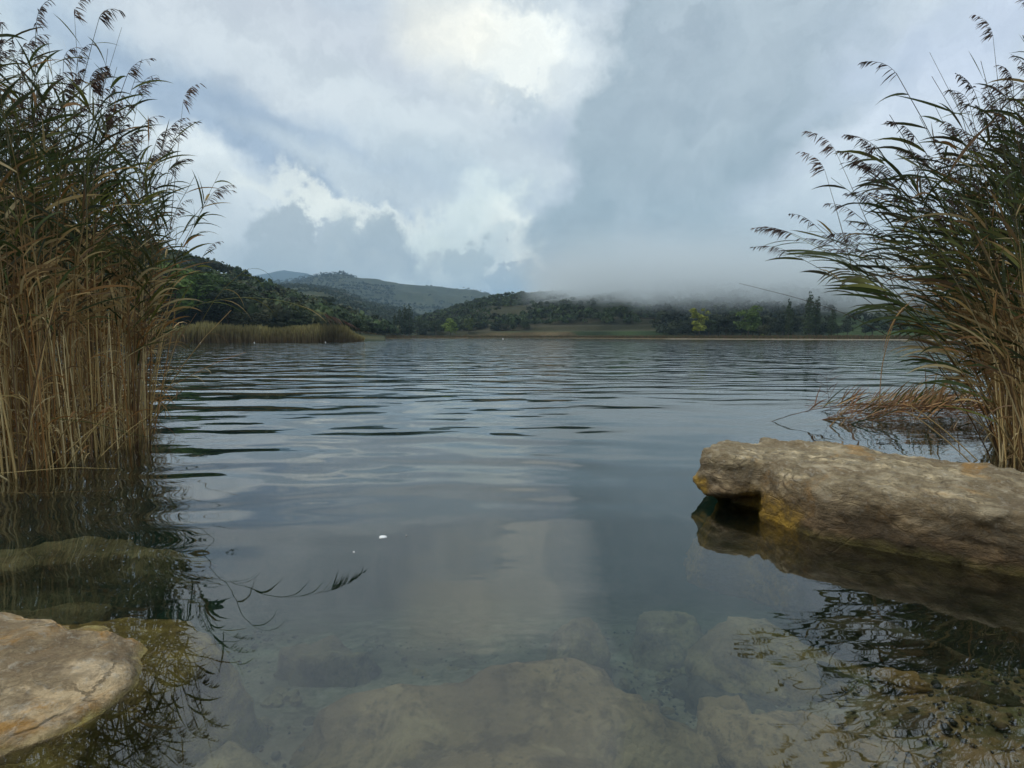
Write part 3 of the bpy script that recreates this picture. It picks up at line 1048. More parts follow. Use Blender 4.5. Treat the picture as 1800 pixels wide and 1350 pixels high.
# ------------------------------------------------------------------ reeds
def strip_batch(P, Wv, width):
    """P (N,S,3) centre lines, Wv (N,S,3) unit width vectors, width (N,S) -> verts, quads"""
    N, S = P.shape[:2]
    V = np.stack([P - Wv * width[..., None] * .5, P + Wv * width[..., None] * .5], 2)
    idx = np.arange(N * S * 2).reshape(N, S, 2)
    q = np.stack([idx[:, :-1, 0], idx[:, :-1, 1], idx[:, 1:, 1], idx[:, 1:, 0]], -1).reshape(-1, 4)
    return V.reshape(-1, 3), q


def tube_batch(P, R, k=4):
    N, S = P.shape[:2]
    T = np.gradient(P, axis=1)
    T /= np.linalg.norm(T, axis=-1, keepdims=True) + 1e-9
    ref = np.broadcast_to(np.array([0.3, 0.95, 0.05]), T.shape)
    U = np.cross(T, ref); U /= np.linalg.norm(U, axis=-1, keepdims=True) + 1e-9
    W = np.cross(T, U)
    ang = np.arange(k) / k * 2 * math.pi
    V = P[:, :, None, :] + R[:, :, None, None] * (U[:, :, None, :] * np.cos(ang)[None, None, :, None] + W[:, :, None, :] * np.sin(ang)[None, None, :, None])
    idx = np.arange(N * S * k).reshape(N, S, k)
    nx = np.roll(idx, -1, 2)
    q = np.stack([idx[:, :-1], nx[:, :-1], nx[:, 1:], idx[:, 1:]], -1).reshape(-1, 4)
    return V.reshape(-1, 3), q


def stem_curve(base, h, lean, bend, S=12, rng=RNG):
    """base (N,3), h (N,), lean (N,2) horizontal tip offset, bend (N,) exponent"""
    N = len(h)
    t = np.linspace(0, 1, S)[None, :]
    hx = lean[:, :1] * t ** bend[:, None]
    hy = lean[:, 1:] * t ** bend[:, None]
    L = np.hypot(lean[:, 0], lean[:, 1])
    over = np.clip(L / h, 0, 1.6)[:, None]
    z = h[:, None] * (t - 0.16 * over * t ** 3)
    wob = rng.normal(0, .012, (N, 2, 1)) * np.sin(t[:, None, :] * rng.uniform(3, 8, (N, 1, 1)))
    P = np.stack([base[:, :1] + hx + wob[:, 0], base[:, 1:2] + hy + wob[:, 1], base[:, 2:] + z], -1)
    return P


def sample(P, t):
    """points and tangents on polylines P (N,S,3) at t (N,M)"""
    S = P.shape[1]
    f = np.clip(t, 0, 1) * (S - 1)
    i = np.minimum(f.astype(int), S - 2)
    u = (f - i)[..., None]
    n = np.arange(len(P))[:, None]
    a, b = P[n, i], P[n, i + 1]
    T = b - a
    return a * (1 - u) + b * u, T / (np.linalg.norm(T, axis=-1, keepdims=True) + 1e-9)


def leaf_curves(B, T, phi, length, e_off, droop, S=7):
    """blades leaving the stem at B along tangent T, drooping with gravity"""
    N = len(B)
    hd = np.stack([np.cos(phi), np.sin(phi), np.zeros(N)], -1)
    d = T * np.cos(e_off)[:, None] + hd * np.sin(e_off)[:, None]
    P = np.zeros((N, S, 3))
    P[:, 0] = B
    step = length / (S - 1)
    for i in range(1, S):
        d = d + np.array([0, 0, -1]) * (droop * (0.35 + i / S))[:, None] / S + hd * (0.05)
        d /= np.linalg.norm(d, axis=-1, keepdims=True)
        P[:, i] = P[:, i - 1] + d * step[:, None]
    return P


LEAFW = np.array([.35, .85, 1.0, .92, .72, .42, .03])


def leaf_strips(P, width, twist, rng=RNG):
    N, S = P.shape[:2]
    T = np.gradient(P, axis=1); T /= np.linalg.norm(T, axis=-1, keepdims=True) + 1e-9
    side = np.cross(T, np.array([0, 0, 1.0])); side /= np.linalg.norm(side, axis=-1, keepdims=True) + 1e-6
    up = np.cross(side, T)
    tw = twist[:, None] + np.linspace(0, .8, S)[None, :] * np.sign(twist)[:, None]
    Wv = side * np.cos(tw)[..., None] + up * np.sin(tw)[..., None]
    w = width[:, None] * np.interp(np.linspace(0, 1, S), np.linspace(0, 1, 7), LEAFW)[None, :]
    return strip_batch(P, Wv, w)


GREENS = np.array([(.052, .072, .024), (.070, .092, .030), (.045, .055, .028), (.095, .100, .032), (.075, .070, .036), (.060, .085, .028), (.14, .15, .038)])
STRAWS = np.array([(.60, .43, .19), (.52, .35, .15), (.66, .52, .28), (.32, .20, .09), (.38, .20, .07), (.24, .15, .08)])
PURPLE = np.array([(.085, .050, .045), (.11, .070, .055), (.15, .11, .085)])


def pick(table, n, rng):
    return table[rng.integers(0, len(table), n)] * rng.uniform(.75, 1.25, (n, 1))


def plume_strips(B, T, wind, n_str, rng, size=.26):
    """one-sided nodding panicle: B (N,3) tip points, T tangents, wind angle (N,)"""
    N = len(B)
    s = rng.random((N, n_str))
    axis_dir = np.stack([np.cos(wind), np.sin(wind), np.zeros(N)], -1)
    # the rachis nods down the wind
    d0 = T
    base = B[:, None, :] + (d0[:, None, :] * s[..., None] + axis_dir[:, None, :] * (s ** 2)[..., None] * .55 - np.array([0, 0, 1]) * (s ** 3)[..., None] * .30) * size
    L = size * rng.uniform(.25, .45, (N, n_str)) * (1.1 - s * .6)
    dirn = d0[:, None, :] * .35 + axis_dir[:, None, :] * rng.uniform(.5, 1.1, (N, n_str, 1)) - np.array([0, 0, 1]) * rng.uniform(.25, .9, (N, n_str, 1)) + rng.normal(0, .22, (N, n_str, 3))
    dirn /= np.linalg.norm(dirn, axis=-1, keepdims=True)
    S = 4
    t = np.linspace(0, 1, S)
    P = base[:, :, None, :] + dirn[:, :, None, :] * (L[..., None, None] * t[None, None, :, None]) - np.array([0, 0, 1]) * (L[..., None, None] * .35 * t[None, None, :, None] ** 2)
    P = P.reshape(N * n_str, S, 3)
    side = rng.normal(size=(N * n_str, 1, 3)); side = np.repeat(side, S, 1)
    T2 = np.gradient(P, axis=1)
    side = np.cross(T2, side); side /= np.linalg.norm(side, axis=-1, keepdims=True) + 1e-9
    w = np.array([.35, 1, .8, .15])[None, :] * rng.uniform(.007, .013, (N * n_str, 1))
    v, q = strip_batch(P, side, w)
    tp = np.linspace(0, 1, 6)
    R = B[:, None, :] + (d0[:, None, :] * tp[None, :, None] + axis_dir[:, None, :] * (tp ** 2)[None, :, None] * .55 - np.array([0, 0, 1]) * (tp ** 3)[None, :, None] * .30) * size
    return v, q, R


def reed_mass(name, label, base, h, lean, bend, leaf_n, t0, wind, spread, rng, plume_p=.5, dry_lo=.45, leaf_len=(.28, .54)):
    g = Geo()
    N = len(h)
    P = stem_curve(base, h, lean, bend, 10, rng)
    R = np.linspace(.0064, .0022, 10)[None, :] * rng.uniform(.8, 1.3, (N, 1))
    v, q = tube_batch(P, R, 3)
    t = np.tile(np.repeat(np.linspace(0, 1, 10), 3), N)[:, None]
    cs = np.repeat(pick(STRAWS, N, rng), 30, 0); cg = np.repeat(pick(np.array([(.14, .12, .05), (.15, .10, .07), (.10, .11, .04), (.20, .15, .08)]), N, rng), 30, 0)
    k = smoothstep(t, dry_lo, dry_lo + .35)
    g.add(v, q, None, cs * (1 - k) + cg * k)
    M = leaf_n
    tt = t0 + (1 - t0) * (np.arange(M)[None, :] + rng.random((N, M)) * .8) / M * .97
    B, T = sample(P, tt)
    B = B.reshape(-1, 3); T = T.reshape(-1, 3); tf = tt.reshape(-1)
    phi = wind + rng.normal(0, spread, N * M)
    Ln = rng.uniform(*leaf_len, N * M) * (.65 + .5 * np.sin(np.clip(tf, 0, 1) * math.pi * .9))
    C = leaf_curves(B, T, phi, Ln, rng.uniform(.3, 1.0, N * M), rng.uniform(.0, 1.7, N * M))
    v, q = leaf_strips(C, rng.uniform(.012, .030, N * M), rng.uniform(-1.5, 1.5, N * M), rng)
    green = pick(GREENS, N * M, rng)
    dry = pick(STRAWS, N * M, rng)
    pd = (rng.random(N * M) < np.clip(.85 - (tf - t0) * 1.7, .14, .9))[:, None]
    c = np.where(pd, dry * .85, green)
    g.add(v, q, None, np.repeat(c, 14, 0))
    pi = np.where(rng.random(N) < plume_p)[0]
    if len(pi):
        B, T = sample(P[pi], np.full((len(pi), 1), .995))
        v, q, Rr = plume_strips(B[:, 0], T[:, 0], wind + rng.normal(0, .5, len(pi)), 26, rng, rng.uniform(.20, .28))
        g.add(v, q, None, np.repeat(pick(PURPLE, len(pi) * 26, rng), 8, 0))
        v, q = tube_batch(Rr, np.full(Rr.shape[:2], .0015), 3)
        g.add(v, q, None, PURPLE[0])
    o = link(name, g.mesh(name), M_REED)
    return tag(o, label, kind='stuff')


def straw_mass(name, label, base, rng, n_lean, h=(.6, 1.9), ang=.35):
    """dead, broken and leaning canes with hanging dry sheaths at the foot of the reeds"""
    g = Geo()
    N = len(base)
    hh = rng.uniform(h[0], h[1], N)
    a = rng.uniform(0, 6.283, N)
    l = np.abs(rng.normal(0, ang, N)) * hh
    lean = np.stack([np.cos(a) * l, np.sin(a) * l * .6], -1)
    P = stem_curve(base, hh, lean, rng.uniform(.9, 1.3, N), 5, rng)
    v, q = tube_batch(P, np.linspace(.0075, .004, 5)[None, :] * rng.uniform(.7, 1.3, (N, 1)), 3)
    g.add(v, q, None, np.repeat(pick(STRAWS, N, rng), 15, 0))
    M = 3
    B, T = sample(P, rng.uniform(.2, 1, (N, M)))
    B = B.reshape(-1, 3); T = T.reshape(-1, 3)
    C = leaf_curves(B, T, rng.uniform(0, 6.283, N * M), rng.uniform(.15, .5, N * M), rng.uniform(.3, 1.3, N * M), rng.uniform(1.5, 5, N * M))
    v, q = leaf_strips(C, rng.uniform(.006, .016, N * M), rng.uniform(-1.5, 1.5, N * M), rng)
    g.add(v, q, None, np.repeat(pick(STRAWS, N * M, rng), 14, 0))
    o = link(name, g.mesh(name), M_STALK)
    return tag(o, label, kind='stuff')


def left_spot(n, rng, front=False):
    out = []
    while len(out) < n:
        y = rng.uniform(4.15, 9.5)
        x = -rng.uniform(4.1, 11)
        k = x / y
        if not (-1.45 < k < -.655): continue
        if y < 4.75 + .12 * math.sin(x * 5) + (-.35 if x < -5.2 else 0): continue
        if front and y > 5.5 and x < -4.55: continue
        out.append((x, y, -.25))
    return np.array(out)


def right_spot(n, rng, front=False):
    out = []
    while len(out) < n:
        y = rng.uniform(4.6, 8.2)
        x = rng.uniform(4.45, 9.5)
        k = x / y
        if not (.885 < k < 1.6): continue
        if front and (k > 1.10): continue
        out.append((x, y, -.25))
    return np.array(out)


rg = np.random.default_rng(101)


def left_params(B, rng):
    n = len(B)
    edge = smoothstep(B[:, 0] / B[:, 1], -.80, -.655)
    h = rng.normal(4.0, .33, n) - edge * .70
    h = h * (1 + .1 * smoothstep(-B[:, 0] / B[:, 1], .9, 1.2))
    lean = np.stack([rng.normal(.10, .28, n) + edge * rng.uniform(0, .65, n), rng.normal(-.05, .28, n)], -1)
    return h, lean, rng.uniform(1.5, 2.6, n)


B = left_spot(720, rg)
h, lean, bend = left_params(B, rg)
reed_mass('reed_thicket', 'dense tall reeds filling the clump at the left edge', B, h, lean, bend, 12, .36, -.1, 1.9, rg, .6)
B = left_spot(1100, rg)
straw_mass('straw_litter', 'dead golden canes and hanging leaves at the foot of the left reeds', B, rg, 0, (.4, 2.1), .38)


def right_params(B, rng):
    n = len(B)
    k = B[:, 0] / B[:, 1]
    e = smoothstep(-k, -1.25, -.89)
    u = rng.random(n)
    L = -(0.30 + 2.0 * u ** 1.0) * (.35 + .65 * e)
    L = np.maximum(L, .52 * B[:, 1] - B[:, 0])
    h = rng.normal(3.9, .25, n) - np.abs(L) * .48 + .75 * smoothstep(k, .98, 1.12)
    lean = np.stack([L, rng.normal(0, .30, n)], -1)
    return h, lean, rng.uniform(1.15, 1.8, n)


B = right_spot(540, rg)
h, lean, bend = right_params(B, rg)
reed_mass('reed_thicket', 'dense reeds leaning over the water at the right edge', B, h, lean, bend, 10, .30, math.pi * 1.02, 1.2, rg, .6, .42, (.26, .54))
B = right_spot(520, rg)
sm = straw_mass('straw_litter', 'dead brown canes at the foot of the right reeds', B, rg, 0, (.5, 1.8), .25)


# individual reeds -----------------------------------------------------------
def make_reed(h, lean, bend, M, t0, wind, spread, rng, plume=True, dry=False, label='', group=None, leaf_len=(.28, .54), dry_lo=.45, rad=1.0, pos=(0, 0, -.25)):
    root = bpy.data.objects.new('reed', None)
    COL.objects.link(root)
    root.location = pos
    root.empty_display_size = .1
    tag(root, label, 'reed', group)
    P = stem_curve(np.zeros((1, 3)), np.array([h]), np.array([lean]), np.array([bend]), 16, rng)
    v, q = tube_batch(P, np.linspace(.0068, .0020, 16)[None, :] * rad, 5)
    t = np.repeat(np.linspace(0, 1, 16), 5)[:, None]
    k = smoothstep(t, dry_lo, dry_lo + .35) * (0 if dry else 1)
    c = pick(STRAWS, 1, rng) * (1 - k) + pick(GREENS * 1.4, 1, rng) * k
    link('stem', mesh_np('reed_stem', v, q, None, c), M_STALK, root)
    tt = (t0 + (1 - t0) * (np.arange(M)[None, :] + rng.random((1, M)) * .8) / M * .97) if M else np.zeros((1, 0))
    if M:
        Bq, T = sample(P, tt)
        phi = wind + rng.normal(0, spread, M)
        C = leaf_curves(Bq[0], T[0], phi, rng.uniform(*leaf_len, M), rng.uniform(.3, 1.0, M), rng.uniform(.0, 1.7, M))
        w = rng.uniform(.014, .032, M); tw = rng.uniform(-1.5, 1.5, M)
        for j in range(M):
            v, q = leaf_strips(C[j:j + 1], w[j:j + 1], tw[j:j + 1], rng)
            isdry = dry or rng.random() < np.clip(.8 - (tt[0, j] - t0) * 2, .05, .9)
            c = (pick(STRAWS, 1, rng) * .9 if isdry else pick(GREENS, 1, rng))
            link('leaf', mesh_np('reed_leaf', v, q, None, np.repeat(c, len(v), 0)), M_REED, root)
    if plume:
        Bq, T = sample(P, np.array([[.995]]))
        v, q, Rr = plume_strips(Bq[:, 0], T[:, 0], np.array([wind + rng.normal(0, .3)]), 46, rng, rng.uniform(.22, .30))
        gg = Geo(); gg.add(v, q, None, np.repeat(pick(PURPLE, 46, rng), 8, 0))
        v, q = tube_batch(Rr, np.full(Rr.shape[:2], .0016), 3); gg.add(v, q, None, PURPLE[0])
        link('plume', gg.mesh('reed_plume'), M_REED, root)
    return root


def dup(root, loc, rz, sc_):
    r = root.copy(); COL.objects.link(r)
    r.location = loc; r.rotation_euler = (0, 0, rz); r.scale = (sc_, sc_, sc_)
    for ch in KIDS[root.name]:
        c = ch.copy(); COL.objects.link(c); c.parent = r
    return r


KIDS = {}
LG = 'tall reeds at the near edge of the left clump'
RGp = 'reeds arching out from the right clump'
left_protos, right_protos = [], []
for i in range(14):
    left_protos.append((3.4 + .08 * i,))
rl = np.random.default_rng(303)
fr = left_spot(135, rl, True)
hL, leanL, bendL = left_params(fr, rl)
order = np.argsort(hL)
protos = []
for i in range(15):
    j = order[int((i + .5) / 15 * len(order))]
    pr = make_reed(hL[j], leanL[j], bendL[j], 10, .38, -.1, 1.7, rl, plume=(i % 3 != 0), label='tall leafy reed standing at the near edge of the left clump', group=LG, pos=tuple(fr[j]))
    KIDS[pr.name] = list(pr.children)
    protos.append((hL[j], pr, j))
usedj = {p[2] for p in protos}
feathL = [p[1] for p in protos if any('plume' in c.name for c in p[1].children)]
allL = [(p[1], p[1] in feathL) for p in protos]
for j in range(len(fr)):
    if j in usedj: continue
    ph, pr, _ = min(protos, key=lambda p: abs(p[0] - hL[j]) + rl.random() * .25)
    o = dup(pr, tuple(fr[j]), rl.normal(0, .35), hL[j] / ph)
    allL.append((o, pr in feathL))

for o, ft in allL:
    k = -o.location.x / o.location.y
    w = 'at the left edge of the picture' if k > .86 else ('mid left clump' if k > .73 else 'at the lake end of the left clump')
    o['label'] = ('tall reed with a feathery head, standing ' if ft else 'tall leafy reed without a head, standing ') + w
rr_ = np.random.default_rng(404)
fr = right_spot(120, rr_, True)
hR, leanR, bendR = right_params(fr, rr_)
protos = []
for i in range(15):
    j = i
    pr = make_reed(hR[j], leanR[j], bendR[j], 11, .30, math.pi * 1.02, .9, rr_, plume=(i % 3 != 0), label='leafy reed arching out over the water from the right clump', group=RGp, leaf_len=(.28, .56), dry_lo=.35, pos=tuple(fr[j]))
    KIDS[pr.name] = list(pr.children)
    protos.append((abs(leanR[j][0]), pr, j, hR[j]))
allR = [(p[1], p[1]) for p in protos]
for j in range(15, len(fr)):
    pl_, pr, _, ph = min(protos, key=lambda p: abs(p[0] - abs(leanR[j][0])) + rr_.random() * .3)
    o = dup(pr, tuple(fr[j]), rr_.normal(0, .12), np.clip(hR[j] / ph, .85, 1.1))
    allR.append((o, pr))

for o, p in allR:
    ft = any('plume' in c.name for c in p.children)
    k = o.location.x / o.location.y
    o['label'] = ('arching reed with a feathery head, rooted ' if ft else 'arching leafy reed without a head, rooted ') + ('at the lake side of the right clump' if k < 1.0 else 'at the right edge of the picture')


def cane(name, pts, r0, r1, label, cat='reed', colr=(.34, .25, .11), leaves=(), plume=None, seed=1, mat=None):
    """single stalk through given world points, with leaves [(t, azimuth, length, off, droop, colour)]"""
    rng = np.random.default_rng(seed)
    pts = np.array(pts, float)
    tp = np.linspace(0, 1, len(pts))
    tt = np.linspace(0, 1, 20)
    P = np.stack([np.interp(tt, tp, pts[:, k]) for k in range(3)], -1)
    for _ in range(3 if len(pts) > 2 else 0):
        P[1:-1] = (P[:-2] + P[1:-1] * 2 + P[2:]) / 4
    root = bpy.data.objects.new(name, None); COL.objects.link(root)
    root.location = tuple(P[0]); tag(root, label, cat)
    Q = (P - P[0])[None]
    v, q = tube_batch(Q, np.linspace(r0, r1, 20)[None], 5)
    link('stem', mesh_np('stem', v, q, None, np.tile(colr, (len(v), 1))), M_STALK, root)
    for (t, phi, L, off, dr, lc) in leaves:
        Bq, T = sample(Q, np.array([[t]]))
        C = leaf_curves(Bq[0], T[0], np.array([phi]), np.array([L]), np.array([off]), np.array([dr]))
        v, q = leaf_strips(C, np.array([.0095]), rng.uniform(-1, 1, 1), rng)
        link('leaf', mesh_np('leaf', v, q, None, np.tile(lc, (len(v), 1))), M_REED, root)
    if plume is not None:
        Bq, T = sample(Q, np.array([[.99]]))
        v, q, Rr = plume_strips(Bq[:, 0], T[:, 0], np.array([plume]), 40, rng, .26)
        link('plume', mesh_np('plume', v, q, None, np.repeat(pick(PURPLE * 1.6, 40, rng), 8, 0)), M_REED, root)
    return root


def at(px, py, Y):
    """world point on the sight line of a photo pixel at forward distance Y"""
    a, e = direction(px, py)
    r = Y / math.cos(a)
    return (r * math.sin(a), Y, CAM_H + r * math.tan(e))


gl = (.10, .12, .035); yl = (.28, .24, .07); st_ = (.40, .30, .13)
cane('reed', [at(240, 600, 6.0), at(300, 555, 5.9), at(350, 533, 5.8), at(420, 521, 5.7), at(500, 527, 5.6), at(570, 552, 5.5)], .0045, .0018,
     'long green reed arching far out to the right over the lake from the left clump', colr=(.13, .14, .05), seed=3,
     leaves=[(.42, -.3, .55, .3, 1.4, gl), (.5, -.2, .45, .5, 2.2, st_), (.62, -.1, .4, .35, 1.8, yl), (.72, .1, .42, .3, 1.2, gl), (.8, 0, .4, .25, 1.0, gl), (.86, -.3, .4, .4, 1.2, st_), (.9, .2, .35, .2, .8, gl), (.95, 0, .3, .4, 1.0, gl)], plume=-.1)
cane('reed', [at(283, 690, 5.9), at(330, 610, 5.8), at(378, 522, 5.7), at(415, 487, 5.6), at(438, 472, 5.6)], .004, .002,
     'thin bent reed crossing the arching one, with a single blade at its tip', colr=(.20, .18, .07), seed=4,
     leaves=[(.8, .3, .34, .5, 3.4, gl), (.97, 0, .34, .5, 3.0, (.06, .08, .04)), (.6, .5, .3, 1.0, 4.5, st_)])
cane('dry_stalk', [at(262, 690, 5.7), at(276, 625, 5.7), at(288, 660, 5.7), at(291, 735, 5.7)], .004, .003,
     'bent dry stalk hanging down beside the left reeds above the dark water', 'stalk', st_)
cane('dry_stalk', [at(0, 865, 4.35), at(90, 866, 4.4), at(200, 862, 4.45)], .003, .002, 'straight dry stalk lying on the water in front of the left reeds', 'stalk', (.30, .20, .10))
cane('dry_stalk', [at(0, 832, 4.6), at(120, 822, 4.6), at(205, 824, 4.65)], .004, .002, 'dry stalk lying level against the foot of the left reeds', 'stalk', st_)
cane('reed', [at(90, 735, 4.7), at(160, 742, 4.9), at(240, 765, 5.2), at(285, 772, 5.5)], .004, .002, 'fallen green reed slanting down to the water at the left clump', colr=(.17, .18, .05), leaves=[(.4, 0, .3, .4, 1, gl)])
cane('reed', [at(1560, 590, 5.2), at(1490, 552, 5.0), at(1400, 523, 4.9), at(1299, 498, 4.8)], .0035, .0012,
     'long bare reed tip pointing left out of the right clump', colr=(.10, .08, .06), seed=5)
cane('reed', [at(1610, 520, 5), at(1572, 560, 4.95), at(1550, 640, 4.9), at(1545, 715, 4.9)], .003, .004,
     'drooping dry reed head hanging down at the left of the right clump', colr=(.34, .20, .08), seed=6,
     leaves=[(.1, 3.4, .55, .6, 4.2, (.36, .22, .09)), (.2, 3.3, .5, .5, 4.2, (.30, .17, .08)), (.35, 3.2, .45, .4, 3.8, (.38, .24, .09)), (.5, 3.0, .4, .3, 3, (.3, .14, .07))])
cane('reed_seedhead', [at(1461, 722, 8.9), at(1455, 690, 8.9), at(1452, 655, 8.9)], .004, .002, 'small brown dried seed head sticking out of the water left of the fallen reeds', 'plant', (.16, .09, .07),
     leaves=[(t, p, .28, .9, .6, (.15, .08, .07)) for t, p in ((.3, 0), (.45, 3.1), (.55, .3), (.65, 3), (.75, 0), (.85, 3.1), (.95, .1))])
# upright tips that stand clear against the sky
for px0, py0, px1, py1, Y, lab in [(150, 260, 214, 48, 5.4, 'bare reed tip slanting up against the sky above the left clump'),
                                   (142, 200, 131, 28, 5.2, 'thin feathery reed tip rising near the top of the left clump'),
                                   (310, 290, 322, 178, 5.6, 'thin pale reed head rising alone at the right side of the left clump'),
                                   (1715, 250, 1634, 92, 5.0, 'stiff bare reed slanting up left above the right clump'),
                                   (1760, 200, 1745, 60, 5.2, 'tall thin reed head near the top of the right clump'),
                                   (1520, 380, 1467, 262, 5.0, 'pale feathery reed head standing out at the left of the right clump'),
                                   (1475, 385, 1450, 300, 5.0, 'short thin reed tip left of the pale feathery head')]:
    cane('reed', [at((px0 * 2 - px1), (py0 * 2 - py1) + 10, Y), at(px0, py0, Y), at(px1, py1, Y)], .004, .0012, lab, colr=(.10, .09, .06), seed=int(px0),
         plume=(math.pi if px0 > 900 else 0) if 'feathery' in lab or 'head' in lab else None)


# dry stalks leaning out of the left clump: individuals
def dry_stalks():
    rng = np.random.default_rng(77)
    protos = []
    for i in range(8):
        root = bpy.data.objects.new('dry_stalk', None); COL.objects.link(root)
        h = rng.uniform(.9, 1.9)
        lean = (rng.normal(.1, .55), rng.normal(-.1, .15))
        P = stem_curve(np.zeros((1, 3)), np.array([h]), np.array([lean]), np.array([1.0]), 6, rng)
        v, q = tube_batch(P, np.linspace(.007, .0045, 6)[None], 6)
        link('stem', mesh_np('stalk_stem', v, q, None, np.repeat(pick(STRAWS[:3] * 1.15, 1, rng), len(v), 0)), M_STALK, root)
        for t in rng.uniform(.3, 1, 2):
            Bq, T = sample(P, np.array([[t]]))
            C = leaf_curves(Bq[0], T[0], rng.uniform(0, 6.28, 1), rng.uniform(.2, .45, 1), rng.uniform(.4, 1.2, 1), rng.uniform(2, 5, 1))
            v, q = leaf_strips(C, rng.uniform(.010, .018, 1), rng.uniform(-1, 1, 1), rng)
            link('leaf', mesh_np('stalk_leaf', v, q, None, np.repeat(pick(STRAWS, 1, rng), len(v), 0)), M_REED, root)
        KIDS[root.name] = list(root.children)
        protos.append(root)
    for i in range(110):
        t = rng.random()
        left = i < 80
        if left:
            y = 4.6 + t * 1.9 + abs(rng.normal(0, .15)); x = -.665 * y - rng.uniform(0, .12) if rng.random() < .45 else -rng.uniform(4.3, 6.0)
            if x < -4.35: y = rng.uniform(4.45, 5.0)
            x = min(x, -4.12 + rng.uniform(-.1, 0))
        else:
            y = rng.uniform(4.6, 6.2); x = y * rng.uniform(.885, .98)
        lab = ('dry golden stalk leaning at the foot of the left reed clump', 'dry stalks at the foot of the left reeds') if left else \
              ('dry orange brown stalk standing at the foot of the right reed clump', 'dry stalks at the foot of the right reeds')
        p = protos[i % 8]
        if i < 8:
            p.location = (x, y, -.2); o = p
        else:
            o = dup(p, (x, y, -.2), rng.uniform(-1.2, 1.2) if left else rng.uniform(2.2, 4.1), rng.uniform(.7, 1.15))
        tag(o, lab[0], 'stalk', lab[1])


dry_stalks()


def fallen_reeds():
    """brown reeds lodged flat on the water, blades standing up from them"""
    rng = np.random.default_rng(88)
    protos = []
    for i in range(46):
        y0 = rng.uniform(7.2, 9.0); x0 = .88 * y0 + rng.uniform(-.4, .5)
        L = rng.uniform(1.3, 2.9)
        ang = math.pi + rng.normal(-.22, .18)
        if i < 9:
            root = bpy.data.objects.new('fallen_reed', None); COL.objects.link(root)
            n = 10
            t = np.linspace(0, 1, n)
            P = np.stack([-t * 2.2, .12 * np.sin(t * 3 + i), .16 + .10 * np.sin(t * 5 + i) * t - .16 * t ** 2 + .02], -1)[None]
            v, q = tube_batch(P, np.linspace(.006, .003, n)[None], 4)
            link('stem', mesh_np('fallen_stem', v, q, None, np.tile((.20, .10, .05), (len(v), 1))), M_STALK, root)
            for t_ in rng.uniform(.25, 1, 11):
                Bq, T = sample(P, np.array([[t_]]))
                C = leaf_curves(Bq[0], np.array([[.25, 0, .85]]) + rng.normal(0, .25, (1, 3)), rng.uniform(-1, 1, 1), rng.uniform(.22, .48, 1), rng.uniform(.1, .7, 1), rng.uniform(.0, .8, 1))
                v, q = leaf_strips(C, rng.uniform(.010, .018, 1), rng.uniform(-1.2, 1.2, 1), rng)
                c = pick(GREENS * 1.2, 1, rng) if rng.random() < .3 else pick(np.array([(.40, .24, .11), (.50, .32, .15), (.28, .15, .08)]), 1, rng)
                link('leaf', mesh_np('fallen_leaf', v, q, None, np.repeat(c, len(v), 0)), M_REED, root)
            KIDS[root.name] = list(root.children)
            protos.append(root)
            root.location = (x0, y0, 0); root.rotation_euler = (0, 0, ang - math.pi)
            o = root
        else:
            o = dup(protos[i % 9], (x0, y0, rng.uniform(-.03, .03)), ang - math.pi, L / 2.2)
        tag(o, 'fallen brown reed lying on the water beyond the boulder, blades up', 'reed', 'fallen reeds on the water')


fallen_reeds()

# ------------------------------------------------------------------ trees and woods
def leaf_quads(C, Nn, size, rng):
    """little folded leaf sprays: centres (N,3), normals (N,3), size (N,)"""
    N = len(C)
    r = rng.normal(size=(N, 3))
    U = np.cross(Nn, r); U /= np.linalg.norm(U, axis=1, keepdims=True) + 1e-9
    W = np.cross(Nn, U)
    U = U * size[:, None]; W = W * size[:, None] * rng.uniform(.5, .9, (N, 1))
    V = np.stack([C - U, C - W * .9, C + U, C + W], 1).reshape(-1, 3)
    idx = np.arange(N * 4).reshape(N, 4)
    return V, idx


def crown_points(n, lobes, rng):
    """points + outward normals on a set of lobes [(centre, radii)]"""
    w = np.array([l[1].prod() ** (2 / 3) for l in lobes]); w /= w.sum()
    k = rng.choice(len(lobes), n, p=w)
    c = np.array([l[0] for l in lobes])[k]; r = np.array([l[1] for l in lobes])[k]
    d = rng.normal(size=(n, 3)); d /= np.linalg.norm(d, axis=1, keepdims=True)
    d[:, 2] = np.where(d[:, 2] < -.5, -d[:, 2], d[:, 2])
    rad = rng.uniform(.55, 1.08, (n, 1)) ** .6
    return c + d * r * rad, d


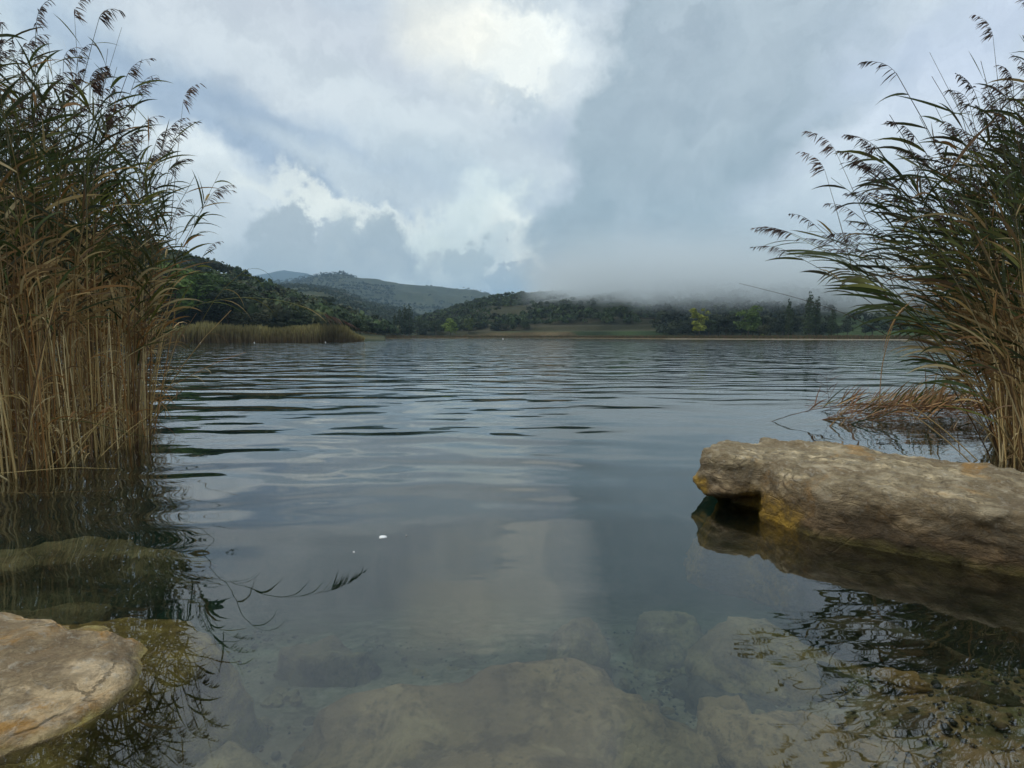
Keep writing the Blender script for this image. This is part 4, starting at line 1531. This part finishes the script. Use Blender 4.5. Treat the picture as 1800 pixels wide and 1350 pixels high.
def tree_meshes(kind, seed):
    rng = np.random.default_rng(seed)
    lobes = []
    if kind == 'poplar':
        for i in range(13):
            z = .10 + .84 * i / 12
            wd = .115 * math.sin(math.pi * min(1, (z + .05) ** .8)) + .03
            lobes.append((np.array([rng.normal(0, .018), rng.normal(0, .018), z]), np.array([wd, wd, .08])))
        n, sz = 1500, .018
    elif kind == 'round':
        for i in range(20):
            a, z = rng.uniform(0, 6.28), rng.uniform(.24, .88)
            ro = .27 * math.sin(math.pi * (z * .92)) ** .7 * rng.uniform(.3, 1.05)
            s = rng.uniform(.10, .17)
            lobes.append((np.array([ro * math.cos(a), ro * math.sin(a), z]), np.array([s, s, s * .8])))
        n, sz = 2200, .021
    elif kind == 'ragged':
        for i in range(17):
            a, z = rng.uniform(0, 6.28), rng.uniform(.22, .92)
            ro = .26 * (1 - abs(z - .62) * 1.2) * rng.uniform(.3, 1.1)
            s = rng.uniform(.06, .13)
            lobes.append((np.array([ro * math.cos(a), ro * math.sin(a), z]), np.array([s, s, s * .95])))
        n, sz = 1500, .021
    else:  # shrub
        for i in range(13):
            a, z = rng.uniform(0, 6.28), rng.uniform(.15, .75)
            ro = .55 * rng.uniform(.1, 1) * (1.1 - z * .8)
            s = rng.uniform(.18, .30)
            lobes.append((np.array([ro * math.cos(a), ro * math.sin(a), z]), np.array([s, s, s * .8])))
        n, sz = 1200, .045
    C, Nn = crown_points(n, lobes, rng)
    C[:, 2] = np.maximum(C[:, 2], .02)
    Nn = Nn + rng.normal(0, .45, Nn.shape); Nn /= np.linalg.norm(Nn, axis=1, keepdims=True)
    v, q = leaf_quads(C, Nn, sz * rng.uniform(.6, 1.5, n), rng)
    tint = rng.uniform(.65, 1.35, (n, 1)) * np.array([1, 1, 1.0])
    crown = (v, q, np.repeat(tint, 4, 0))
    # trunk and limbs
    P, R = [], []
    top = .93 if kind == 'poplar' else .6
    zz = np.linspace(-.03, top, 8)
    P.append(np.stack([.01 * np.sin(zz * 9), .01 * np.cos(zz * 7), zz], -1)); R.append(np.linspace(.024, .004, 8))
    for i in range(6):
        z0 = rng.uniform(.15, .5); l = lobes[rng.integers(len(lobes))][0]
        t = np.linspace(0, 1, 8)[:, None]
        a = np.array([0, 0, z0]); P.append(a * (1 - t) + l * t + np.array([0, 0, .04]) * np.sin(t * 3.14)); R.append(np.linspace(.011, .002, 8))
    tv, tq = tube_batch(np.array(P), np.array(R), 6)
    return crown, (tv, tq)


PROTO = {}


def place_tree(kind, var, x, y, h, wx, col, label, group=None, cat='tree', name=None, lift=0.0, rng=RNG):
    key = (kind, var)
    if key not in PROTO:
        PROTO[key] = tree_meshes(kind, 900 + var * 7 + len(kind))
    (cv, cq, ct), (tv, tq) = PROTO[key]
    key2 = (kind, var, tuple(col))
    if key2 not in PROTO:
        PROTO[key2] = (mesh_np(kind + '_crown', cv, cq, None, ct * np.array(col)), mesh_np(kind + '_trunk', tv, tq, None, np.tile((.09, .075, .055), (len(tv), 1))))
        PROTO[key2][0].materials.append(M_LEAF); PROTO[key2][1].materials.append(M_BARK)
    cm, tm = PROTO[key2]
    nm = name or {'poplar': 'poplar_tree', 'shrub': 'shrub'}.get(kind, 'broadleaf_tree')
    root = bpy.data.objects.new(nm, None); COL.objects.link(root)
    z = float(ground_z(np.array([x]), np.array([y]))[0])
    root.location = (x, y, z - .05 + lift)
    root.scale = (h * wx, h * wx, h); root.rotation_euler = (0, 0, rng.uniform(0, 6.28))
    tag(root, label, cat, group)
    for n_, me in (('crown', cm), ('trunk', tm)):
        o = bpy.data.objects.new(n_, me); COL.objects.link(o); o.parent = root
    return root


def on_ray(px, r):
    a, _ = direction(px, 592)
    return r * math.sin(a), r * math.cos(a)


# trees one can tell apart along the far bank: pixel column, distance, kind, height, width factor, colour, label
YG, LG2, DG, MG, OL = (.30, .33, .045), (.15, .21, .040), (.024, .036, .018), (.045, .065, .026), (.060, .066, .030)
SINGLES = [
    (792, 268, 'round', 0, 9.0, 1.35, LG2, 'bright yellow green round tree by the shore below the middle hill'),
    (824, 276, 'round', 1, 7.5, 1.1, (.10, .13, .03), 'smaller yellow green tree behind the bright round one'),
    (703, 285, 'poplar', 0, 14.0, .9, MG, 'slim dark poplar, second from the left in the little row by the shore'),
    (712, 285, 'poplar', 1, 15.2, .9, MG, 'tall slim dark poplar in the middle of the little row by the shore'),
    (720, 285, 'poplar', 2, 15.6, 1.0, MG, 'tallest slim poplar at the right end of the little row'),
    (694, 285, 'poplar', 1, 11.0, .9, MG, 'short slim poplar at the left end of the little row'),
    (766, 282, 'round', 2, 8.5, 1.2, MG, 'green tree just left of the bright yellow green round tree'),
    (745, 288, 'round', 3, 9.5, 1.2, MG, 'dark green tree between the little poplar row and the bright round tree'),
    (675, 292, 'round', 1, 8.0, 1.3, DG, 'dark tree left of the little poplar row'),
    (1229, 206, 'ragged', 0, 10.8, 1.25, YG, 'yellow green ragged tree on the right bank, the most yellow one'),
    (1316, 206, 'round', 3, 11.3, 1.25, (.11, .17, .035), 'broad dark green tree with light top between the yellow tree and the poplars'),
    (1246, 214, 'round', 2, 7.0, 1.2, MG, 'low green tree right beside the yellow green ragged tree'),
    (1342, 204, 'shrub', 1, 4.5, 1.0, OL, 'low olive bush right of the broad dark green tree'),
    (1340, 200, 'shrub', 0, 1.7, .8, (.11, .12, .03), 'tiny yellowish bush on the bank right of the broad tree'),
    (1386, 203, 'poplar', 0, 12.4, .8, MG, 'dark poplar on the right bank, first of the three tall ones'),
    (1421, 203, 'poplar', 1, 14.6, .85, MG, 'tallest dark poplar on the right bank'),
    (1434, 205, 'poplar', 2, 12.8, .8, MG, 'narrow dark poplar close against the tallest one on its right'),
    (1462, 208, 'poplar', 0, 9.5, 1.0, MG, 'shorter dark poplar standing apart by the green meadow at the right'),
    (1180, 214, 'shrub', 2, 4.0, 1.0, DG, 'dark bush at the right end of the shore meadow'),
    (310, 146, 'round', 0, 13.5, 1.5, (.13, .21, .045), 'large light green tree at the foot of the left hill, nearest the reeds'),
    (356, 150, 'round', 1, 12.5, 1.5, (.085, .14, .035), 'large green tree at the foot of the left hill, second from the reeds'),
    (402, 146, 'round', 2, 9.5, 1.6, DG, 'dark round tree at the foot of the left hill behind the far reed bed'),
    (268, 143, 'round', 3, 12.0, 1.5, DG, 'dark tree beside the left reed clump at the hill foot'),
    (425, 145, 'shrub', 0, 5.5, 1.2, OL, 'olive bush where the left hill meets the far reed bed'),
    (462, 147, 'shrub', 1, 4.4, 1.4, OL, 'wide olive bush in front of the bare scree on the left hill'),
    (535, 152, 'shrub', 2, 6.5, 1.3, MG, 'grey green bush above the right part of the far reed bed'),
    (560, 156, 'shrub', 0, 5.5, 1.3, DG, 'dark bush above the round end of the far reed bed'),
]
for px, r, kind, var, h, wx, colr, lab in SINGLES:
    x, y = on_ray(px, r)
    place_tree(kind, var, x, y, h, wx, colr, lab, cat='bush' if kind == 'shrub' else 'tree')

rt = np.random.default_rng(515)
ORD = [w + ' from left: ' for w in 'first second third fourth fifth sixth seventh eighth ninth tenth eleventh twelfth thirteenth fourteenth'.split()]


def belt(px0, px1, r0, r1, n, hs, kinds, cols, label, group, cat='tree'):
    for i in range(n):
        lab_i = ORD[i] + label if n <= 14 else label
        px = px0 + (px1 - px0) * (i + rt.uniform(.1, .9)) / n
        x, y = on_ray(px, rt.uniform(r0, r1))
        kind = kinds[rt.integers(len(kinds))]
        if cat == 'bush': kind = 'shrub'
        place_tree(kind, int(rt.integers(4)) if kind in ('round',) else int(rt.integers(3)), x, y, rt.uniform(*hs), rt.uniform(1.2, 1.6) if kind != 'shrub' else rt.uniform(.9, 1.3),
                   cols[rt.integers(len(cols))], lab_i, group, cat)


belt(570, 690, 292, 325, 9, (7, 11), ['round'], [DG, MG, (.035, .052, .024)], 'dark tree between the left hill and the poplar row', 'trees left of the little poplar row')
belt(1195, 1400, 212, 232, 20, (6, 9), ['round'], [DG, (.020, .030, .016), (.030, .040, .020)], 'dark tree in the row behind the yellow green tree on the right bank', 'dark trees on the right bank')
belt(735, 930, 283, 300, 12, (3.5, 5.5), ['shrub'], [DG, MG, OL], 'dark bush below the terraces', 'bushes below the terraces', 'bush')
belt(1440, 1750, 232, 262, 14, (3, 7), ['round', 'shrub'], [DG, (.030, .040, .020)], 'dark tree among the green meadows at the right', 'trees among the meadows at the right')
belt(230, 440, 156, 170, 10, (8, 12), ['round'], [MG, (.05, .08, .028), (.04, .060, .024)], 'tree at the foot of the left hill', 'trees at the foot of the left hill')
belt(590, 650, 158, 190, 6, (4, 6), ['shrub'], [DG, MG], 'dark bush at the low end of the left hill', 'bushes at the end of the left hill', 'bush')


def wood(name, label, n, az_px, rr, hsz, K, cols, rng, clump=30, cover=-.2, qs=.30, skip=None):
    """far wood that reads as one mass: leafy crowns joined"""
    a0, a1 = direction(az_px[0], 592)[0], direction(az_px[1], 592)[0]
    A = rng.uniform(a0, a1, n)
    R = np.sqrt(rng.uniform(rr[0] ** 2, rr[1] ** 2, n))
    X, Y = R * np.sin(A), R * np.cos(A)
    Z = ground_z(X, Y)
    if skip is not None:
        sk = skip(A, R)
        Z = np.where(sk, -9, Z)
    f = fbm(np.stack([X / clump, Y / clump, X * 0], -1), 3, 77)
    keep = (f > cover) & (Z > .4) & (R > shore(A) + 6)
    X, Y, Z, R = X[keep], Y[keep], Z[keep], R[keep]
    n = len(X)
    H = rng.uniform(*hsz, n) * (1 + .3 * f[keep])
    Wd = H * rng.uniform(.38, .6, n)
    d = rng.normal(size=(n, K, 3)); d /= np.linalg.norm(d, axis=-1, keepdims=True)
    d[..., 2] = np.abs(d[..., 2]) * 1.1 - .25
    lob = 1 + .22 * np.sin(d[..., 0] * 5 + rng.uniform(0, 6, (n, 1))) * np.cos(d[..., 1] * 4 + rng.uniform(0, 6, (n, 1)))
    C = np.stack([X, Y, Z], -1)[:, None, :] + d * lob[..., None] * rng.uniform(.75, 1.05, (n, K, 1)) * np.stack([Wd, Wd, H * .5], -1)[:, None, :] + np.array([0, 0, 1.0]) * (H * .48)[:, None, None]
    Nn = d + rng.normal(0, .4, d.shape)
    Nn /= np.linalg.norm(Nn, axis=-1, keepdims=True)
    v, q = leaf_quads(C.reshape(-1, 3), Nn.reshape(-1, 3), (Wd[:, None] * qs * rng.uniform(.6, 1.4, (n, K))).reshape(-1), rng)
    base = np.array(cols)[rng.integers(0, len(cols), n)] * rng.uniform(.7, 1.3, (n, 1))
    c = (base[:, None, :] * rng.uniform(.75, 1.25, (n, K, 1))).reshape(-1, 3)
    o = link(name, mesh_np(name, v, q, None, np.repeat(c, 4, 0)), M_LEAF)
    tag(o, label, kind='stuff')


rw = np.random.default_rng(616)
G1 = [(.034, .052, .022), (.048, .074, .028), (.060, .084, .032), (.072, .078, .032), (.036, .044, .024)]
wood('wooded_slope', 'dense scrub wood covering the left hill', 2600, (-250, 700), (150, 330), (3.5, 6.5), 70, G1, rw, 30, -.55, .26)
wood('wooded_slope', 'scattered dark shrubs and oaks on the middle hill', 6500, (660, 1300), (285, 600), (2.2, 4.4), 42, G1[:3] + [(.028,.034,.018)], rw, 26, -.45, .30,
     lambda A, R: (A > direction(850, 600)[0]) & (A < direction(1190, 600)[0]) & (R < 292) & (np.mod(R, 9) > 4.5))
wood('wooded_slope', 'dark wood under the low cloud on the right hill', 3000, (1150, 2100), (245, 520), (3, 6.2), 46, [(.020, .028, .015), (.026, .036, .018), (.034, .044, .02)], rw, 36, -.25, .30,
     lambda A, R: (A > direction(1425, 600)[0]) & (R < 345) & (np.mod(R, 24) > 5))
wood('distant_wood', 'bushes dotted over the terraced far slope', 6500, (330, 830), (450, 1250), (3, 6), 16, [(.030, .045, .022), (.040, .052, .026)], rw, 60, -.15, .42)
wood('distant_wood', 'dark tree cover along the far ridge', 9000, (300, 1000), (1300, 2500), (4, 8), 10, [(.014, .030, .020), (.020, .036, .024)], rw, 220, -.05, .5)


def far_reeds():
    """reed bed along the far left shore"""
    rng = np.random.default_rng(717)
    n = 15000
    px = rng.uniform(120, 640, n)
    a = np.arctan((px - 900) / FPX)
    r = 108 + 12 * rng.random(n) + smoothstep(px, 560, 640) * 8
    x, y = r * np.sin(a), r * np.cos(a)
    h = rng.uniform(1.7, 3.0, n) * (1 + .28 * fbm(np.stack([x / 5, y / 9, x * 0], -1), 3, 5)) * (1 - .55 * smoothstep(px, 600, 640))
    lean = rng.normal(0, .25, (n, 2))
    base = np.stack([x, y, np.full(n, -.1)], -1)
    t = np.array([0, .45, .8, 1.0])
    P = base[:, None, :] + np.stack([lean[:, :1] * t ** 2, lean[:, 1:] * t ** 2, h[:, None] * t], -1)
    Wv = np.zeros_like(P); an = rng.uniform(-.7, .7, (n, 1)); Wv[..., 0] = np.cos(an); Wv[..., 1] = np.sin(an)
    w = np.array([.05, .12, .16, .03])[None, :] * rng.uniform(.7, 1.5, (n, 1))
    v, q = strip_batch(P, Wv, w)
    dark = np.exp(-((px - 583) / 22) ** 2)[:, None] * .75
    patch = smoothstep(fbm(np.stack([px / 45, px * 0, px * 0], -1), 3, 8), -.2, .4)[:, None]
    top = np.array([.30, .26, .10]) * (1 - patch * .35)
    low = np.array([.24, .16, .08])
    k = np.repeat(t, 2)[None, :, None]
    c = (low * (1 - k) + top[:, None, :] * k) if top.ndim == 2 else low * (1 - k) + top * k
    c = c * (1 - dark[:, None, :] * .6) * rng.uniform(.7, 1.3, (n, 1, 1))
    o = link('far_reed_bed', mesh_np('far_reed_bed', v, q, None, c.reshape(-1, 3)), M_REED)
    tag(o, 'band of yellowish reeds along the far left shore', kind='stuff')
    # dry grass margin along the right-hand bank
    n = 9000
    px = rng.uniform(640, 1800, n)
    a = np.arctan((px - 900) / FPX)
    r = shore(a) + rng.uniform(.3, 4, n)
    x, y = r * np.sin(a), r * np.cos(a)
    base = np.stack([x, y, ground_z(x, y) - .05], -1)
    h = rng.uniform(.4, 1.1, n)
    t = np.array([0, .6, 1.0])
    P = base[:, None, :] + np.stack([rng.normal(0, .15, (n, 1)) * t, rng.normal(0, .1, (n, 1)) * t, h[:, None] * t], -1)
    Wv = np.zeros_like(P); Wv[..., 0] = 1
    v, q = strip_batch(P, Wv, np.array([.10, .22, .03])[None, :] * rng.uniform(.7, 1.8, (n, 1)))
    c = pick(np.array([(.15, .10, .055), (.12, .09, .04), (.10, .10, .04)]), n, rng)
    o = link('bank_grass', mesh_np('bank_grass', v, q, None, np.repeat(c, 6, 0)), M_REED)
    tag(o, 'low dry reddish grass along the far bank', kind='stuff')


far_reeds()

# small white floats on the far water
for px, py, lab in [(884, 596, 'tiny white float on the water off the middle shore'), (284, 598, 'tiny white float at the far reeds nearest the left clump'),
                    (352, 598, 'tiny white float at the far reeds, second from the left clump'), (447, 598, 'tiny white float before the middle of the far reed bed'),
                    (572, 598, 'tiny white float before the dark part of the far reed bed')]:
    a, _ = direction(px, py)
    r = 190.0 if px > 800 else 104.0
    n = 10
    an = np.linspace(0, 6.283, n, endpoint=False)
    prf = [(.0, -.12), (.17, -.08), (.22, .05), (.17, .16), (.05, .24), (.04, .34), (.0, .36)]
    s_ = 1.1 if px > 800 else 0.5
    V = [(rr0 * s_ * math.cos(b), rr0 * s_ * math.sin(b), zz0 * s_) for rr0, zz0 in prf for b in an]
    q = [(j * n + i, j * n + (i + 1) % n, (j + 1) * n + (i + 1) % n, (j + 1) * n + i) for j in range(len(prf) - 1) for i in range(n)]
    o = link('float', mesh_np('float', V, q, None, np.tile((.75, .75, .72), (len(V), 1))), M_STALK, None, (r * math.sin(a), r * math.cos(a), 0))
    tag(o, lab, 'float', 'white floats on the far water')
